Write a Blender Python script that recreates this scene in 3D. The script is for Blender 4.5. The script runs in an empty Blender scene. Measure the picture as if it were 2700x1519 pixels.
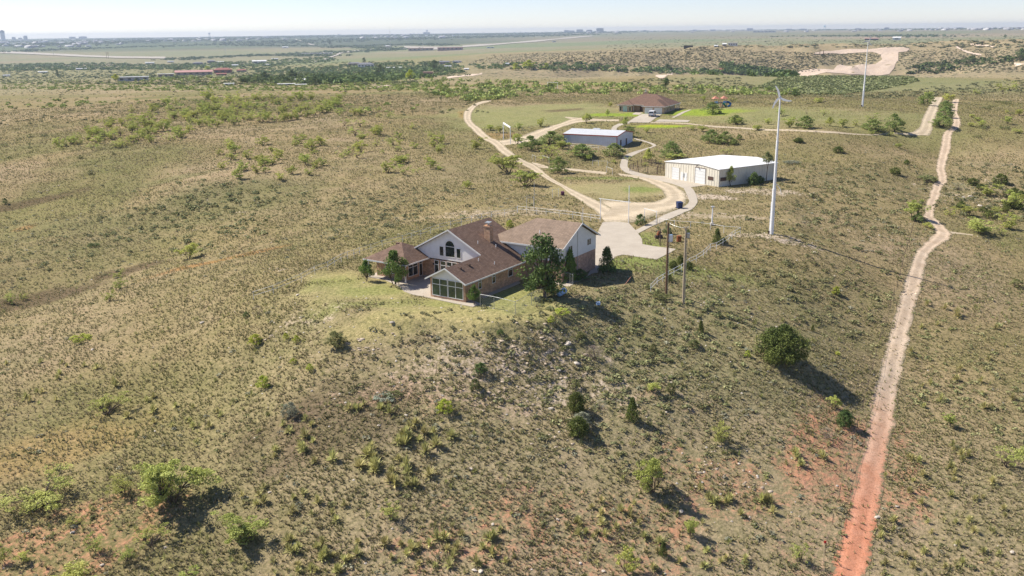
import bpy, bmesh, math, random
import numpy as np
from mathutils import Vector, Matrix
random.seed(7); rng = np.random.default_rng(7)
sc = bpy.context.scene
# ---------------------------------------------------------------- camera, sky, sun, exposure
F, PITCH, ROLL, H = 2450.0, math.radians(15.46), math.radians(0.66), 36.0
FW = np.array([0, math.cos(PITCH), -math.sin(PITCH)])
_r, _u = np.array([1.0, 0, 0]), np.array([0, math.sin(PITCH), math.cos(PITCH)])
RT = math.cos(ROLL) * _r - math.sin(ROLL) * _u
UP = math.sin(ROLL) * _r + math.cos(ROLL) * _u
cam = bpy.data.cameras.new('camera'); camo = bpy.data.objects.new('camera', cam)
sc.collection.objects.link(camo); sc.camera = camo
M = Matrix.Identity(4)
for i in range(3):
    M[i][0], M[i][1], M[i][2] = RT[i], UP[i], -FW[i]
M[2][3] = H
camo.matrix_world = M
cam.sensor_width = 36; cam.lens = F / 2700 * 36; cam.clip_start = 1; cam.clip_end = 60000
SUN_AZ, SUN_EL = math.radians(292), math.radians(46)          # compass style: from +Y towards +X
w = bpy.data.worlds.new('World'); sc.world = w; w.use_nodes = True
nt = w.node_tree; bg = nt.nodes['Background']
sky = nt.nodes.new('ShaderNodeTexSky'); sky.sky_type = 'NISHITA'; sky.sun_disc = False
sky.sun_elevation = SUN_EL; sky.sun_rotation = SUN_AZ; sky.air_density = 0.8; sky.dust_density = 0.1; sky.ozone_density = 3.0
sky.altitude = 1100
tw = nt.nodes.new('ShaderNodeMix'); tw.data_type = 'RGBA'; tw.blend_type = 'MULTIPLY'; tw.inputs[0].default_value = 1; tw.inputs[7].default_value = (1.05, .94, .985, 1)
nt.links.new(sky.outputs[0], tw.inputs[6]); nt.links.new(tw.outputs[2], bg.inputs[0]); bg.inputs[1].default_value = 0.10
sl = bpy.data.lights.new('sun', 'SUN'); sl.energy = 5.0; sl.angle = math.radians(0.5); sl.color = (1.0, 0.93, 0.82)
so = bpy.data.objects.new('sun', sl); sc.collection.objects.link(so)
sd = Vector((math.sin(SUN_AZ) * math.cos(SUN_EL), math.cos(SUN_AZ) * math.cos(SUN_EL), math.sin(SUN_EL)))
so.rotation_euler = sd.to_track_quat('Z', 'Y').to_euler(); so.location = (0, 0, 200)
sc.view_settings.view_transform = 'Standard'; sc.view_settings.look = 'None'
HAZE = 6.5e-5
sc.view_settings.exposure = 0.53; sc.view_settings.gamma = 1
sc.cycles.max_bounces = 4; sc.cycles.volume_bounces = 0; sc.cycles.diffuse_bounces = 2; sc.cycles.transparent_max_bounces = 8

# ---------------------------------------------------------------- helpers
COL = sc.collection
def tag(o, label=None, cat=None, group=None, kind=None):
    for k, v in (('label', label), ('category', cat), ('group', group), ('kind', kind)):
        if v: o[k] = v
    return o
def empty(name, loc=(0, 0, 0), rz=0.0):
    o = bpy.data.objects.new(name, None); COL.objects.link(o)
    o.location = loc; o.rotation_euler = (0, 0, rz); o.empty_display_size = 0.5
    return o
def mesh_np(name, v, faces, m=None, parent=None, smooth=False, link=True, cols=None):
    """v Nx3, faces Mx3 or Mx4 int array"""
    me = bpy.data.meshes.new(name); v = np.asarray(v, np.float32); faces = np.asarray(faces, np.int32)
    k = faces.shape[1]; n = len(faces)
    me.vertices.add(len(v)); me.vertices.foreach_set('co', v.ravel())
    me.loops.add(n * k); me.loops.foreach_set('vertex_index', faces.ravel())
    me.polygons.add(n); me.polygons.foreach_set('loop_start', np.arange(0, n * k, k, dtype=np.int32))
    me.polygons.foreach_set('loop_total', np.full(n, k, np.int32))
    if smooth: me.polygons.foreach_set('use_smooth', np.ones(n, bool))
    if cols:
        for cn, c in cols.items():
            a = me.color_attributes.new(cn, 'FLOAT_COLOR', 'POINT')
            c4 = np.ones((len(v), 4), np.float32); c4[:, :3] = c
            a.data.foreach_set('color', c4.ravel())
    me.update(calc_edges=True); me.validate()
    if m:
        for q in (m if isinstance(m, (list, tuple)) else [m]): me.materials.append(q)
    o = bpy.data.objects.new(name, me)
    if link: COL.objects.link(o)
    if parent: o.parent = parent
    return o
class MB:
    def __init__(s): s.v = []; s.f = []
    def add(s, vs, fs):
        n = len(s.v); s.v += [tuple(map(float, p)) for p in vs]; s.f += [tuple(n + i for i in f) for f in fs]; return s
    def box(s, x0, x1, y0, y1, z0, z1):
        x0, x1 = min(x0, x1), max(x0, x1); y0, y1 = min(y0, y1), max(y0, y1)
        return s.add([(x0,y0,z0),(x1,y0,z0),(x1,y1,z0),(x0,y1,z0),(x0,y0,z1),(x1,y0,z1),(x1,y1,z1),(x0,y1,z1)],
                     [(3,2,1,0),(4,5,6,7),(0,1,5,4),(1,2,6,5),(2,3,7,6),(3,0,4,7)])
    def prism(s, pts, d):
        """pts: 3d polygon, extruded by vector d"""
        n = len(pts); d = np.array(d, float)
        a = [tuple(p) for p in pts]; b = [tuple(np.array(p, float) + d) for p in pts]
        return s.add(a + b, [tuple(range(n))[::-1], tuple(range(n, 2 * n))] + [(i, (i + 1) % n, n + (i + 1) % n, n + i) for i in range(n)])
    def tube(s, pts, rad, n=6, cap=True):
        pts = [Vector(p) for p in pts]; rads = rad if isinstance(rad, (list, tuple)) else [rad] * len(pts)
        base = len(s.v); up = Vector((0, 0, 1))
        for i, p in enumerate(pts):
            t = (pts[min(i + 1, len(pts) - 1)] - pts[max(i - 1, 0)]).normalized()
            a = t.cross(Vector((0.31, 0.95, 0.05)) if abs(t.z) > .9 else up).normalized(); b = t.cross(a)
            for k in range(n):
                q = p + (a * math.cos(2 * math.pi * k / n) + b * math.sin(2 * math.pi * k / n)) * rads[i]
                s.v.append(tuple(q))
        for i in range(len(pts) - 1):
            for k in range(n):
                s.f.append((base + i * n + k, base + i * n + (k + 1) % n, base + (i + 1) * n + (k + 1) % n, base + (i + 1) * n + k))
        if cap:
            s.f.append(tuple(base + k for k in range(n))); s.f.append(tuple(base + (len(pts) - 1) * n + k for k in range(n))[::-1])
        return s
    def build(s, name, m, parent=None, smooth=False):
        me = bpy.data.meshes.new(name); me.from_pydata(s.v, [], s.f)
        bm = bmesh.new(); bm.from_mesh(me); bmesh.ops.recalc_face_normals(bm, faces=bm.faces); bm.to_mesh(me); bm.free()
        if smooth:
            for p in me.polygons: p.use_smooth = True
        me.materials.append(m); me.update()
        o = bpy.data.objects.new(name, me); COL.objects.link(o)
        if parent: o.parent = parent
        return o

# value noise
def _h(i, j, s):
    n = (i.astype(np.int64) * 374761393 + j.astype(np.int64) * 668265263 + s * 1442695041) & 0x7fffffff
    n = ((n ^ (n >> 13)) * 1274126177) & 0x7fffffff
    return ((n ^ (n >> 16)) & 0xffff) / 65535.0
def vnoise(x, y, s=0):
    i = np.floor(x); j = np.floor(y); fx = x - i; fy = y - j
    fx = fx * fx * (3 - 2 * fx); fy = fy * fy * (3 - 2 * fy)
    a, b, c, d = _h(i, j, s), _h(i + 1, j, s), _h(i, j + 1, s), _h(i + 1, j + 1, s)
    return (a * (1 - fx) + b * fx) * (1 - fy) + (c * (1 - fx) + d * fx) * fy * 1.0
def fbm(x, y, s=0, o=4):
    r = 0; a = .5
    for k in range(o): r = r + a * (vnoise(x, y, s + k) - .5); x = x * 2.03; y = y * 2.03; a *= .5
    return r * 2
def sstep(a, b, x):
    t = np.clip((x - a) / (b - a), 0, 1); return t * t * (3 - 2 * t)

# ---------------------------------------------------------------- photo geometry: rays through the photograph onto the land
def ray(px, py): return FW + RT * ((px - 1350) / F) + UP * ((759.5 - py) / F)
def un(px, py, z=0.0):
    d = ray(px, py); t = (z - H) / d[2]; return np.array([d[0] * t, d[1] * t, z])
CP = """750 780 -1.6;680 760 -2.3;800 830 -1.5;900 862 -1.3;1000 882 -1.5;1150 895 -1.8;1300 892 -1.7;1450 885 -1.5;830 720 -.3;1136 782 0;1250 800 0;1000 700 0;1050 845 -.35;1300 858 -.35;1420 845 -.3;1500 700 0;1600 600 0;1500 560 0;1800 480 0;1600 500 0;
1950 500 0;1750 700 -.6;1300 600 0;1100 620 -.4;900 680 -1.4;2035 617 0;1900 620 0;1850 720 -1.6;1807 800 -2.2;2432 725 -6;2400 760 -7;2600 760 -8;
2480 600 -5.2;2440 500 -4.5;2650 560 -5.5;2600 450 -2;2350 600 -4;2200 620 -1.8;2200 500 -1;2300 450 -1;2450 400 -1.5;2150 420 0;2060 950 -6.8;1900 900 -5.2;
1750 900 -4.4;1600 950 -4.6;1450 950 -4;1250 950 -3.3;1000 950 -3.6;850 900 -2.6;700 850 -3;700 950 -6;1000 1100 -7.4;1300 1100 -7.7;1600 1150 -9.2;1900 1150 -10.3;
2250 1050 -11;2300 900 -9.5;2600 950 -11.5;2250 1300 -14;2650 1300 -15;2200 1519 -16.4;2700 1519 -17.4;1700 1400 -14;1300 1400 -13;900 1350 -12;500 1300 -12;
100 1300 -13;0 1519 -15;700 1519 -14.5;1350 1519 -14.5;500 1000 -9;100 1000 -11;500 850 -6.7;200 850 -9.2;60 790 -11;0 700 -8;300 760 -8.5;350 650 -8;
600 720 -4.0;600 600 -5;500 560 -5;500 500 -1.5;100 600 -7.8;60 545 -7.4;150 470 -3;300 520 -5;700 520 -2;850 620 -3;950 560 -2;800 480 -.5;1000 450 .5;
1150 400 1;600 420 0;300 400 0;50 400 -1;50 320 1;400 300 3;800 300 3.5;1200 280 4;0 250 1;400 240 0;700 235 0;1400 300 3.5;1250 330 2.5;1600 380 1.8;
1650 300 5;1800 300 5;2000 330 4;2274 280 6.5;2200 350 4;2450 340 3;2500 270 5.5;2700 350 2;2650 280 5;1500 240 4;1300 230 2;1000 230 -2;1700 240 4;
1850 222 2;1850 200 3;2200 225 -23;2200 207 -28;2000 195 -28;2000 150 -6;2000 130 -5;2000 110 -5;2000 95 -5;1350 170 -25;1350 145 -12;1600 190 -22;1600 150 -4;
2500 190 -24;2500 150 -6;2650 200 -14;2650 150 -4;0 230 -8;0 205 -30;300 200 -30;300 185 -38;700 200 -28;700 170 -38;1000 190 -28;1200 200 -13;
100 160 -38;500 150 -36;1000 140 -36;500 125 -28;1000 115 -28;1400 120 -28;500 108 -10;0 112 -15;0 104 1;700 96 2;1350 86 10;2700 73 6;2000 80 6;2500 100 -5;2500 125 -6;1600 110 -18;1650 130 -8;2250 196 -27"""
cps = np.array([[float(t) for t in r.split()] for r in CP.replace('\n', '').split(';') if r.strip()])
cw = np.array([un(*r) for r in cps])
def uv(x, y): return np.clip(np.arctan2(x, y), -.72, .72), np.log(np.clip(np.hypot(x, y), 55, 14500))
cu, cv = uv(cw[:, 0], cw[:, 1])
def tps(r2): return np.where(r2 > 1e-12, r2 * np.log(r2 + 1e-12), 0)
N = len(cps); A = np.zeros((N + 3, N + 3)); A[:N, :N] = tps((cu[:, None] - cu) ** 2 + (cv[:, None] - cv) ** 2) + np.eye(N) * 4e-4
A[:N, N] = 1; A[:N, N + 1] = cu; A[:N, N + 2] = cv; A[N:, :N] = A[:N, N:].T
WT = np.linalg.solve(A, np.concatenate([cw[:, 2], [0, 0, 0]]))
FLAT = [(un(1250, 740), 26), (un(1500, 640), 26), (un(1700, 520), 42), (un(1850, 480), 30), (un(1640, 500), 40)]
def land(x, y):
    u, v = uv(x, y); z = WT[N] + WT[N + 1] * u + WT[N + 2] * v
    for i in range(N):
        r2 = (u - cu[i]) ** 2 + (v - cv[i]) ** 2 + 1e-12; z = z + WT[i] * r2 * np.log(r2)
    d = np.hypot(x, y); fl = np.ones_like(x)
    for p, r in FLAT:
        fl = fl * sstep(.8, 1.5, np.hypot(x - p[0], y - p[1]) / r)
    z = z * (1 - (1 - fl) * (1 - sstep(.3, 1.1, np.abs(z))))
    far = sstep(300, 700, d)
    n = fbm(x / 9, y / 9, 3, 3) * .35 * (1 - sstep(300, 800, d)) + fbm(x / 45, y / 45, 11, 3) * 1.3 * (1 - far * .3) + fbm(x / 160, y / 160, 21, 4) * 1.2
    n = n + fbm(x / 420, y / 420, 31, 3) * far * 3 + fbm(x / 1800, y / 1800, 41, 3) * sstep(2000, 5000, d) * 6
    hills = sstep(900, 1150, d) * (1 - sstep(1900, 2300, d)) * sstep(-.12, .05, np.arctan2(x, y))
    rg = 1 - np.abs(fbm(x / 130, y / 130, 51, 4)) * 2
    n = n + hills * (rg - .7) * 12
    return z + n * (.04 + .96 * fl)
TH = np.radians(np.concatenate([np.linspace(-179.9, -48, 40)[:-1], np.linspace(-48, -31, 60)[:-1], np.linspace(-31, 31, 880), np.linspace(31, 48, 60)[1:], np.linspace(48, 179.9, 40)[1:]]))
LD = np.concatenate([np.linspace(math.log(4), math.log(50), 30)[:-1], np.linspace(math.log(50), math.log(700), 560)[:-1], np.linspace(math.log(700), math.log(16000), 420)])
TT, LL = np.meshgrid(TH, LD); GX, GY = np.exp(LL) * np.sin(TT), np.exp(LL) * np.cos(TT)
GZ = land(GX, GY)
def hh(x, y):
    x = np.asarray(x, float); y = np.asarray(y, float)
    a = np.interp(np.arctan2(x, y), TH, np.arange(len(TH))); b = np.interp(np.log(np.maximum(np.hypot(x, y), 4.01)), LD, np.arange(len(LD)))
    i = np.minimum(a.astype(int), len(TH) - 2); j = np.minimum(b.astype(int), len(LD) - 2); fa = a - i; fb = b - j
    return (GZ[j, i] * (1 - fa) + GZ[j, i + 1] * fa) * (1 - fb) + (GZ[j + 1, i] * (1 - fa) + GZ[j + 1, i + 1] * fa) * fb
TS = np.exp(np.linspace(math.log(40), math.log(15500), 3000))
def gp(px, py):
    """the point of the land seen at photo pixel px,py"""
    d = ray(px, py); x, y, z = d[0] * TS, d[1] * TS, H + d[2] * TS
    s = z - hh(x, y); k = np.argmax(s < 0)
    if s[k] >= 0: k = len(TS) - 1
    if k == 0: k = 1
    f = s[k - 1] / (s[k - 1] - s[k] + 1e-9); f = min(max(f, 0), 1); t = TS[k - 1] + (TS[k] - TS[k - 1]) * f
    x, y = d[0] * t, d[1] * t
    return np.array([x, y, float(hh(x, y))])
def mpp(p):  # metres per photo pixel at p
    return float(np.dot(np.array(p) - np.array([0, 0, H]), FW)) / F
def G(pts, ox=0.0, oy=0.0, k=1.0): return np.array([gp(ox + x / k, oy + y / k) for x, y in pts])
def L(pts, ox=0.0, oy=0.0, k=1.0): return [(ox + x / k, oy + y / k) for x, y in pts]
R3 = (1200, 220, 4.262); R4 = (1560, 220, 4.262); R2 = (1550, 540, 4.831); R5 = (1900, 80, 3.22); RH = (920, 540, 3.578)
R6 = (2000, 440, 3.68); R7 = (2000, 760, 1.909); R8 = (1600, 60, 2.342); RL = (0, 60, 2.862); RM = (800, 60, 2.862); RS = (600, 800, 2.0156); RQ = (1400, 760, 1.909); RW = (0, 760, 1.909); RU = (0, 240, 2.787)
def inpoly(x, y, poly):
    r = np.zeros(x.shape, bool); n = len(poly)
    for i in range(n):
        x0, y0 = poly[i][0], poly[i][1]; x1, y1 = poly[(i + 1) % n][0], poly[(i + 1) % n][1]
        if abs(y1 - y0) < 1e-9: continue
        c = ((y0 > y) != (y1 > y)) & (x < (x1 - x0) * (y - y0) / (y1 - y0) + x0); r ^= c
    return r

# ---------------------------------------------------------------- materials
def ramp(n, stops):
    r = n.new('ShaderNodeValToRGB'); e = r.color_ramp.elements
    while len(e) < len(stops): e.new(.5)
    for k, (p, c) in enumerate(stops): e[k].position = p; e[k].color = (*c, 1) if len(c) == 3 else c
    return r
def mat(name, c, rough=.8, var=.12, scale=3.0, c2=None, bump=0.0, metal=0.0, spec=.3, hue=0.0, trans=0.0):
    m = bpy.data.materials.new(name); m.use_nodes = True; n = m.node_tree.nodes; l = m.node_tree.links; b = n['Principled BSDF']
    b.inputs['Roughness'].default_value = rough; b.inputs['Metallic'].default_value = metal; b.inputs['Specular IOR Level'].default_value = spec
    tc = n.new('ShaderNodeTexCoord'); nz = n.new('ShaderNodeTexNoise'); nz.inputs['Scale'].default_value = scale; nz.inputs['Detail'].default_value = 6
    l.new(tc.outputs['Object'], nz.inputs['Vector'])
    c2 = c2 or tuple(min(1, x * (1 + 2 * var)) for x in c)
    r = ramp(n, [(.3, tuple(x * (1 - var) for x in c)), (.7, c2)]); l.new(nz.outputs[0], r.inputs[0])
    out = r.outputs[0]
    if hue:
        oi = n.new('ShaderNodeObjectInfo'); hs = n.new('ShaderNodeHueSaturation')
        mr = n.new('ShaderNodeMapRange'); mr.inputs[3].default_value = 1 - hue; mr.inputs[4].default_value = 1 + hue; l.new(oi.outputs['Random'], mr.inputs[0])
        mh = n.new('ShaderNodeMapRange'); mh.inputs[3].default_value = .5 - hue * .08; mh.inputs[4].default_value = .5 + hue * .08
        ml = n.new('ShaderNodeMath'); ml.operation = 'FRACT'; mm = n.new('ShaderNodeMath'); mm.operation = 'MULTIPLY'; mm.inputs[1].default_value = 7.31
        l.new(oi.outputs['Random'], mm.inputs[0]); l.new(mm.outputs[0], ml.inputs[0]); l.new(ml.outputs[0], mh.inputs[0])
        l.new(mr.outputs[0], hs.inputs['Value']); l.new(mh.outputs[0], hs.inputs['Hue']); l.new(out, hs.inputs['Color']); out = hs.outputs[0]
    l.new(out, b.inputs['Base Color'])
    if bump:
        bp = n.new('ShaderNodeBump'); bp.inputs['Strength'].default_value = bump; bp.inputs['Distance'].default_value = .05
        l.new(nz.outputs[0], bp.inputs['Height']); l.new(bp.outputs[0], b.inputs['Normal'])
    if trans:
        tr = n.new('ShaderNodeBsdfTranslucent'); mx = n.new('ShaderNodeMixShader'); mx.inputs[0].default_value = trans
        l.new(out, tr.inputs[0]); l.new(b.outputs[0], mx.inputs[1]); l.new(tr.outputs[0], mx.inputs[2]); l.new(mx.outputs[0], n['Material Output'].inputs[0])
    return m
# ---------------------------------------------------------------- roads and paths, traced once as land points
def strip(left, right, R=None):
    a = L(left, *R) if R else left; b = L(right, *R) if R else right
    return a, b
def resample(pts, n):
    pts = np.array(pts); s = np.r_[0, np.cumsum(np.hypot(*np.diff(pts[:, :2], axis=0).T))]
    t = np.linspace(0, s[-1], 4 * n); k = np.clip(np.searchsorted(s, t) - 1, 0, len(pts) - 2); out = []
    for ti, ki in zip(t, k):
        p0, p1, p2, p3 = pts[max(ki - 1, 0)], pts[ki], pts[ki + 1], pts[min(ki + 2, len(pts) - 1)]
        f = (ti - s[ki]) / max(s[ki + 1] - s[ki], 1e-6)
        q = .5 * (2 * p1 + (p2 - p0) * f + (2 * p0 - 5 * p1 + 4 * p2 - p3) * f * f + (3 * p1 - p0 - 3 * p2 + p3) * f ** 3); out.append(q)
    out = np.array(out); s2 = np.r_[0, np.cumsum(np.hypot(*np.diff(out[:, :2], axis=0).T))]
    tt = np.linspace(0, s2[-1], n); return np.stack([np.interp(tt, s2, out[:, 0]), np.interp(tt, s2, out[:, 1])], 1)
ROADPOLYS = []
def road(name, pairs, m, step=1.5, off=.03, rag=.35, nx=10, thick=0.0):
    a, b = pairs; A_, B_ = G(a), G(b)
    ln = max(np.hypot(*np.diff(A_[:, :2], axis=0).T).sum(), np.hypot(*np.diff(B_[:, :2], axis=0).T).sum()); n = max(6, min(900, int(ln / step)))
    P, Q = resample(A_, n), resample(B_, n); ROADPOLYS.append(np.concatenate([P[::max(1, n // 60)], P[-1:], Q[::-1][::max(1, n // 60)], Q[:1]]))
    d = Q - P; wd = np.hypot(d[:, 0], d[:, 1])[:, None]; dn = d / np.maximum(wd, .01)
    ex = .35 if name == 'dirt_track' else 0; P = P - dn * (ex + fbm(P[:, 0] / 1.7, P[:, 1] / 1.7, 5, 3)[:, None] * rag); Q = Q + dn * (ex + fbm(Q[:, 0] / 1.7, Q[:, 1] / 1.7, 6, 3)[:, None] * rag)
    t = np.linspace(0, 1, nx)[None, :, None]; V = (P[:, None] * (1 - t) + Q[:, None] * t)
    z = hh(V[..., 0], V[..., 1]) + off; edge = np.abs(np.linspace(-1, 1, nx))[None].repeat(n, 0)
    v = np.concatenate([V, z[..., None]], 2).reshape(-1, 3)
    i, j = np.meshgrid(np.arange(n - 1), np.arange(nx - 1), indexing='ij'); q = (i * nx + j).ravel()
    f = np.stack([q, q + 1, q + nx + 1, q + nx], 1)
    e = np.stack([edge.ravel()] * 3, 1)
    o = mesh_np(name, v, f, m, smooth=True, cols={'edge': e}); return tag(o, kind='structure')
def sheet(name, pts, m, cell=2.0, off=.05, world=False, skirt=.15):
    P = np.array(pts) if world else G(pts); ROADPOLYS.append(P[:, :2])
    bm = bmesh.new(); vs = [bm.verts.new((p[0], p[1], 0)) for p in P]; bm.faces.new(vs)
    for ax in (0, 1):
        lo, hi = P[:, ax].min(), P[:, ax].max()
        for c in np.arange(lo + cell * .37, hi, cell):
            co = [0, 0, 0]; no = [0, 0, 0]; co[ax] = c; no[ax] = 1
            bmesh.ops.bisect_plane(bm, geom=bm.verts[:] + bm.edges[:] + bm.faces[:], plane_co=co, plane_no=no)
    bmesh.ops.triangulate(bm, faces=[f for f in bm.faces if len(f.verts) > 4])
    for v in bm.verts: v.co.z = float(hh(v.co.x, v.co.y)) + off
    if skirt:
        be = [e for e in bm.edges if len(e.link_faces) == 1]; r = bmesh.ops.extrude_edge_only(bm, edges=be)
        for g in r['geom']:
            if isinstance(g, bmesh.types.BMVert): g.co.z -= skirt
    bmesh.ops.recalc_face_normals(bm, faces=bm.faces)
    me = bpy.data.meshes.new(name)
    if sum(f.normal.z for f in bm.faces) < 0: bmesh.ops.reverse_faces(bm, faces=bm.faces)
    bm.to_mesh(me); bm.free(); me.materials.append(m)
    la = me.color_attributes.new('edge', 'FLOAT_COLOR', 'POINT'); la.data.foreach_set('color', np.zeros(len(me.vertices) * 4, np.float32))
    o = bpy.data.objects.new(name, me); COL.objects.link(o); return tag(o, kind='structure')

def dirt_mat(name, c, c2, grass=(.25, .22, .13), red=None):
    m = bpy.data.materials.new(name); m.use_nodes = True; n = m.node_tree.nodes; l = m.node_tree.links; b = n['Principled BSDF']
    b.inputs['Roughness'].default_value = .95; b.inputs['Specular IOR Level'].default_value = .1
    g = n.new('ShaderNodeNewGeometry'); n1 = n.new('ShaderNodeTexNoise'); n1.inputs['Scale'].default_value = .35; n1.inputs['Detail'].default_value = 9; n1.inputs['Roughness'].default_value = .7
    l.new(g.outputs['Position'], n1.inputs['Vector']); r = ramp(n, [(.32, c), (.68, c2)]); l.new(n1.outputs[0], r.inputs[0]); out = r.outputs[0]
    if red:
        # soil turns from pale caliche to red clay towards the foot of the hill
        sx = n.new('ShaderNodeSeparateXYZ'); l.new(g.outputs['Position'], sx.inputs[0]); ad = n.new('ShaderNodeMath'); ad.operation = 'MULTIPLY_ADD'; ad.inputs[1].default_value = 9
        l.new(n1.outputs[0], ad.inputs[0]); l.new(sx.outputs['Y'], ad.inputs[2])
        mr = n.new('ShaderNodeMapRange'); mr.inputs[1].default_value = red[0]; mr.inputs[2].default_value = red[1]; mr.inputs[3].default_value = 1; mr.inputs[4].default_value = 0
        l.new(ad.outputs[0], mr.inputs[0]); mx = n.new('ShaderNodeMix'); mx.data_type = 'RGBA'; l.new(mr.outputs[0], mx.inputs[0]); l.new(out, mx.inputs[6])
        r2 = ramp(n, [(.3, red[2]), (.7, red[3])]); l.new(n1.outputs[0], r2.inputs[0]); l.new(r2.outputs[0], mx.inputs[7]); out = mx.outputs[2]
    at = n.new('ShaderNodeAttribute'); at.attribute_name = 'edge'; n2 = n.new('ShaderNodeTexNoise'); n2.inputs['Scale'].default_value = 1.6; n2.inputs['Detail'].default_value = 5; n2.inputs['Roughness'].default_value = .7
    l.new(g.outputs['Position'], n2.inputs['Vector']); a = n.new('ShaderNodeMath'); a.operation = 'MULTIPLY_ADD'; a.inputs[1].default_value = .55; l.new(at.outputs['Fac'], a.inputs[0]); l.new(n2.outputs[0], a.inputs[2])
    mr2 = n.new('ShaderNodeMapRange'); mr2.inputs[1].default_value = .90; mr2.inputs[2].default_value = 1.06; l.new(a.outputs[0], mr2.inputs[0])
    m2 = n.new('ShaderNodeMix'); m2.data_type = 'RGBA'; l.new(mr2.outputs[0], m2.inputs[0]); l.new(out, m2.inputs[6]); m2.inputs[7].default_value = (*grass, 1)
    # two wheel ruts, paler and smoother, with a rougher crown between them
    n3 = n.new('ShaderNodeTexNoise'); n3.inputs['Scale'].default_value = 4.5; n3.inputs['Detail'].default_value = 6; n3.inputs['Roughness'].default_value = .8; l.new(g.outputs['Position'], n3.inputs['Vector'])
    rr = ramp(n, [(0, (.80,) * 3), (.22, (.86,) * 3), (.45, (1.1,) * 3), (.62, (1.06,) * 3), (.9, (.85,) * 3)]); l.new(at.outputs['Fac'], rr.inputs[0])
    r3 = ramp(n, [(.34, (.55, .56, .5)), (.5, (1, 1, 1)), (.75, (1.15, 1.15, 1.15))]); l.new(n3.outputs[0], r3.inputs[0])
    for rmp in ([rr, r3] if name != 'concrete' else [r3]):
        mm = n.new('ShaderNodeMix'); mm.data_type = 'RGBA'; mm.blend_type = 'MULTIPLY'; mm.inputs[0].default_value = .85 if name != 'concrete' else .12; l.new(m2.outputs[2], mm.inputs[6]); l.new(rmp.outputs[0], mm.inputs[7]); m2 = mm
    l.new(m2.outputs[2], b.inputs['Base Color'])
    bp = n.new('ShaderNodeBump'); bp.inputs['Strength'].default_value = .5; bp.inputs['Distance'].default_value = .15; l.new(n2.outputs[0], bp.inputs['Height']); l.new(bp.outputs[0], b.inputs['Normal'])
    return m
M_dirt = dirt_mat('pale_dirt', (.47, .38, .265), (.62, .52, .38))
M_track = dirt_mat('track_dirt', (.50, .375, .26), (.68, .54, .40), red=(92, 124, (.55, .215, .115), (.70, .34, .215)))
M_cut = dirt_mat('graded_earth', (.62, .47, .36), (.74, .61, .49))
M_far_road = dirt_mat('far_road_surface', (.42, .38, .33), (.48, .44, .38))
M_conc = dirt_mat('concrete', (.42, .365, .295), (.50, .445, .365), grass=(.44, .39, .32))

X = lambda *a: list(a)
mainL = L([(395,192),(280,205),(180,250),(110,310),(92,370),(105,430),(170,500),(250,580),(330,640),(420,690),(500,770),(600,840),(720,900),(830,960),(960,1040),(1100,1120),(1200,1170),(1290,1250),(1390,1310),(1500,1390),(1590,1449),(1640,1520)], *R3)
mainR = L([(420,200),(320,225),(235,265),(195,320),(180,380),(195,430),(240,475),(310,530),(390,600),(480,640),(560,700),(640,770),(720,830),(800,875),(880,905),(960,960),(1050,1040),(1180,1120),(1300,1180),(1420,1240),(1540,1290),(1760,1400)], *R3)
road('dirt_road', (mainL, mainR), M_dirt, off=.045)
ringO = [(1629,457),(1669,462),(1716,468),(1763,483),(1796,499),(1811,520),(1802,541),(1772,556),(1725,570),(1664,588),(1600,590)]
ringI = [(1634,463),(1669,469),(1704,478),(1735,495),(1750,510),(1747,523),(1721,532),(1669,533),(1630,530),(1586,528),(1558,545)]
road('gravel_turning_loop', (ringO, ringI), M_dirt, off=.03, rag=.6, nx=14)
road('dirt_spur', (L([(860,880),(960,905),(1060,935),(1250,950),(1500,975),(1700,997)], *R3), L([(880,945),(960,950),(1060,960),(1250,975),(1500,1005),(1690,1026)], *R3)), M_dirt, off=.02)
road('dirt_lane', (L([(470,640),(560,632),(700,602),(790,572),(900,530),(1100,470),(1240,425),(1300,402),(1400,385),(1560,395),(1840,405)], *R3), L([(500,700),(620,690),(800,665),(950,650),(1070,560),(1180,500),(1330,455),(1400,440),(1560,425),(1700,427),(1840,428)], *R3)), M_dirt, off=.025)
road('dirt_stub', (L([(1225,376),(1300,379),(1380,385)], *R3), L([(1245,388),(1300,400),(1380,402)], *R3)), M_dirt, off=.015)
farm = (L([(650,436),(1100,448),(1300,470),(1560,487),(1800,503),(2100,517),(2557,537)], *R4) + L([(500,845),(1000,862),(1400,872),(1600,868),(1660,840),(1700,790),(1740,690),(1775,630),(1800,580),(1815,568)], *R5),
        L([(680,446),(1100,462),(1300,486),(1560,505),(1800,521),(2100,535),(2557,552)], *R4) + L([(500,858),(1000,878),(1400,886),(1700,893),(1780,888),(1812,790),(1842,690),(1860,630),(1888,580),(1885,568)], *R5))
road('dirt_farm_road', farm, M_dirt, off=.03)
trL = L([(1975,583),(1958,680),(1978,740),(1962,820),(1900,870),(1880,960),(1850,1080),(1838,1150)], *R5) + L([(1735,60),(1750,130),(1690,200),(1645,330),(1612,460),(1650,530),(1705,585),(1715,650),(1600,760),(1520,850),(1490,960),(1430,1100),(1390,1250)], *R6) + L([(725,20),(690,170),(650,280),(620,430),(585,530),(570,650),(540,800),(510,900),(495,1000),(470,1100),(430,1240),(400,1360),(372,1449),(330,1600),(290,1760)], *R7)
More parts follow.
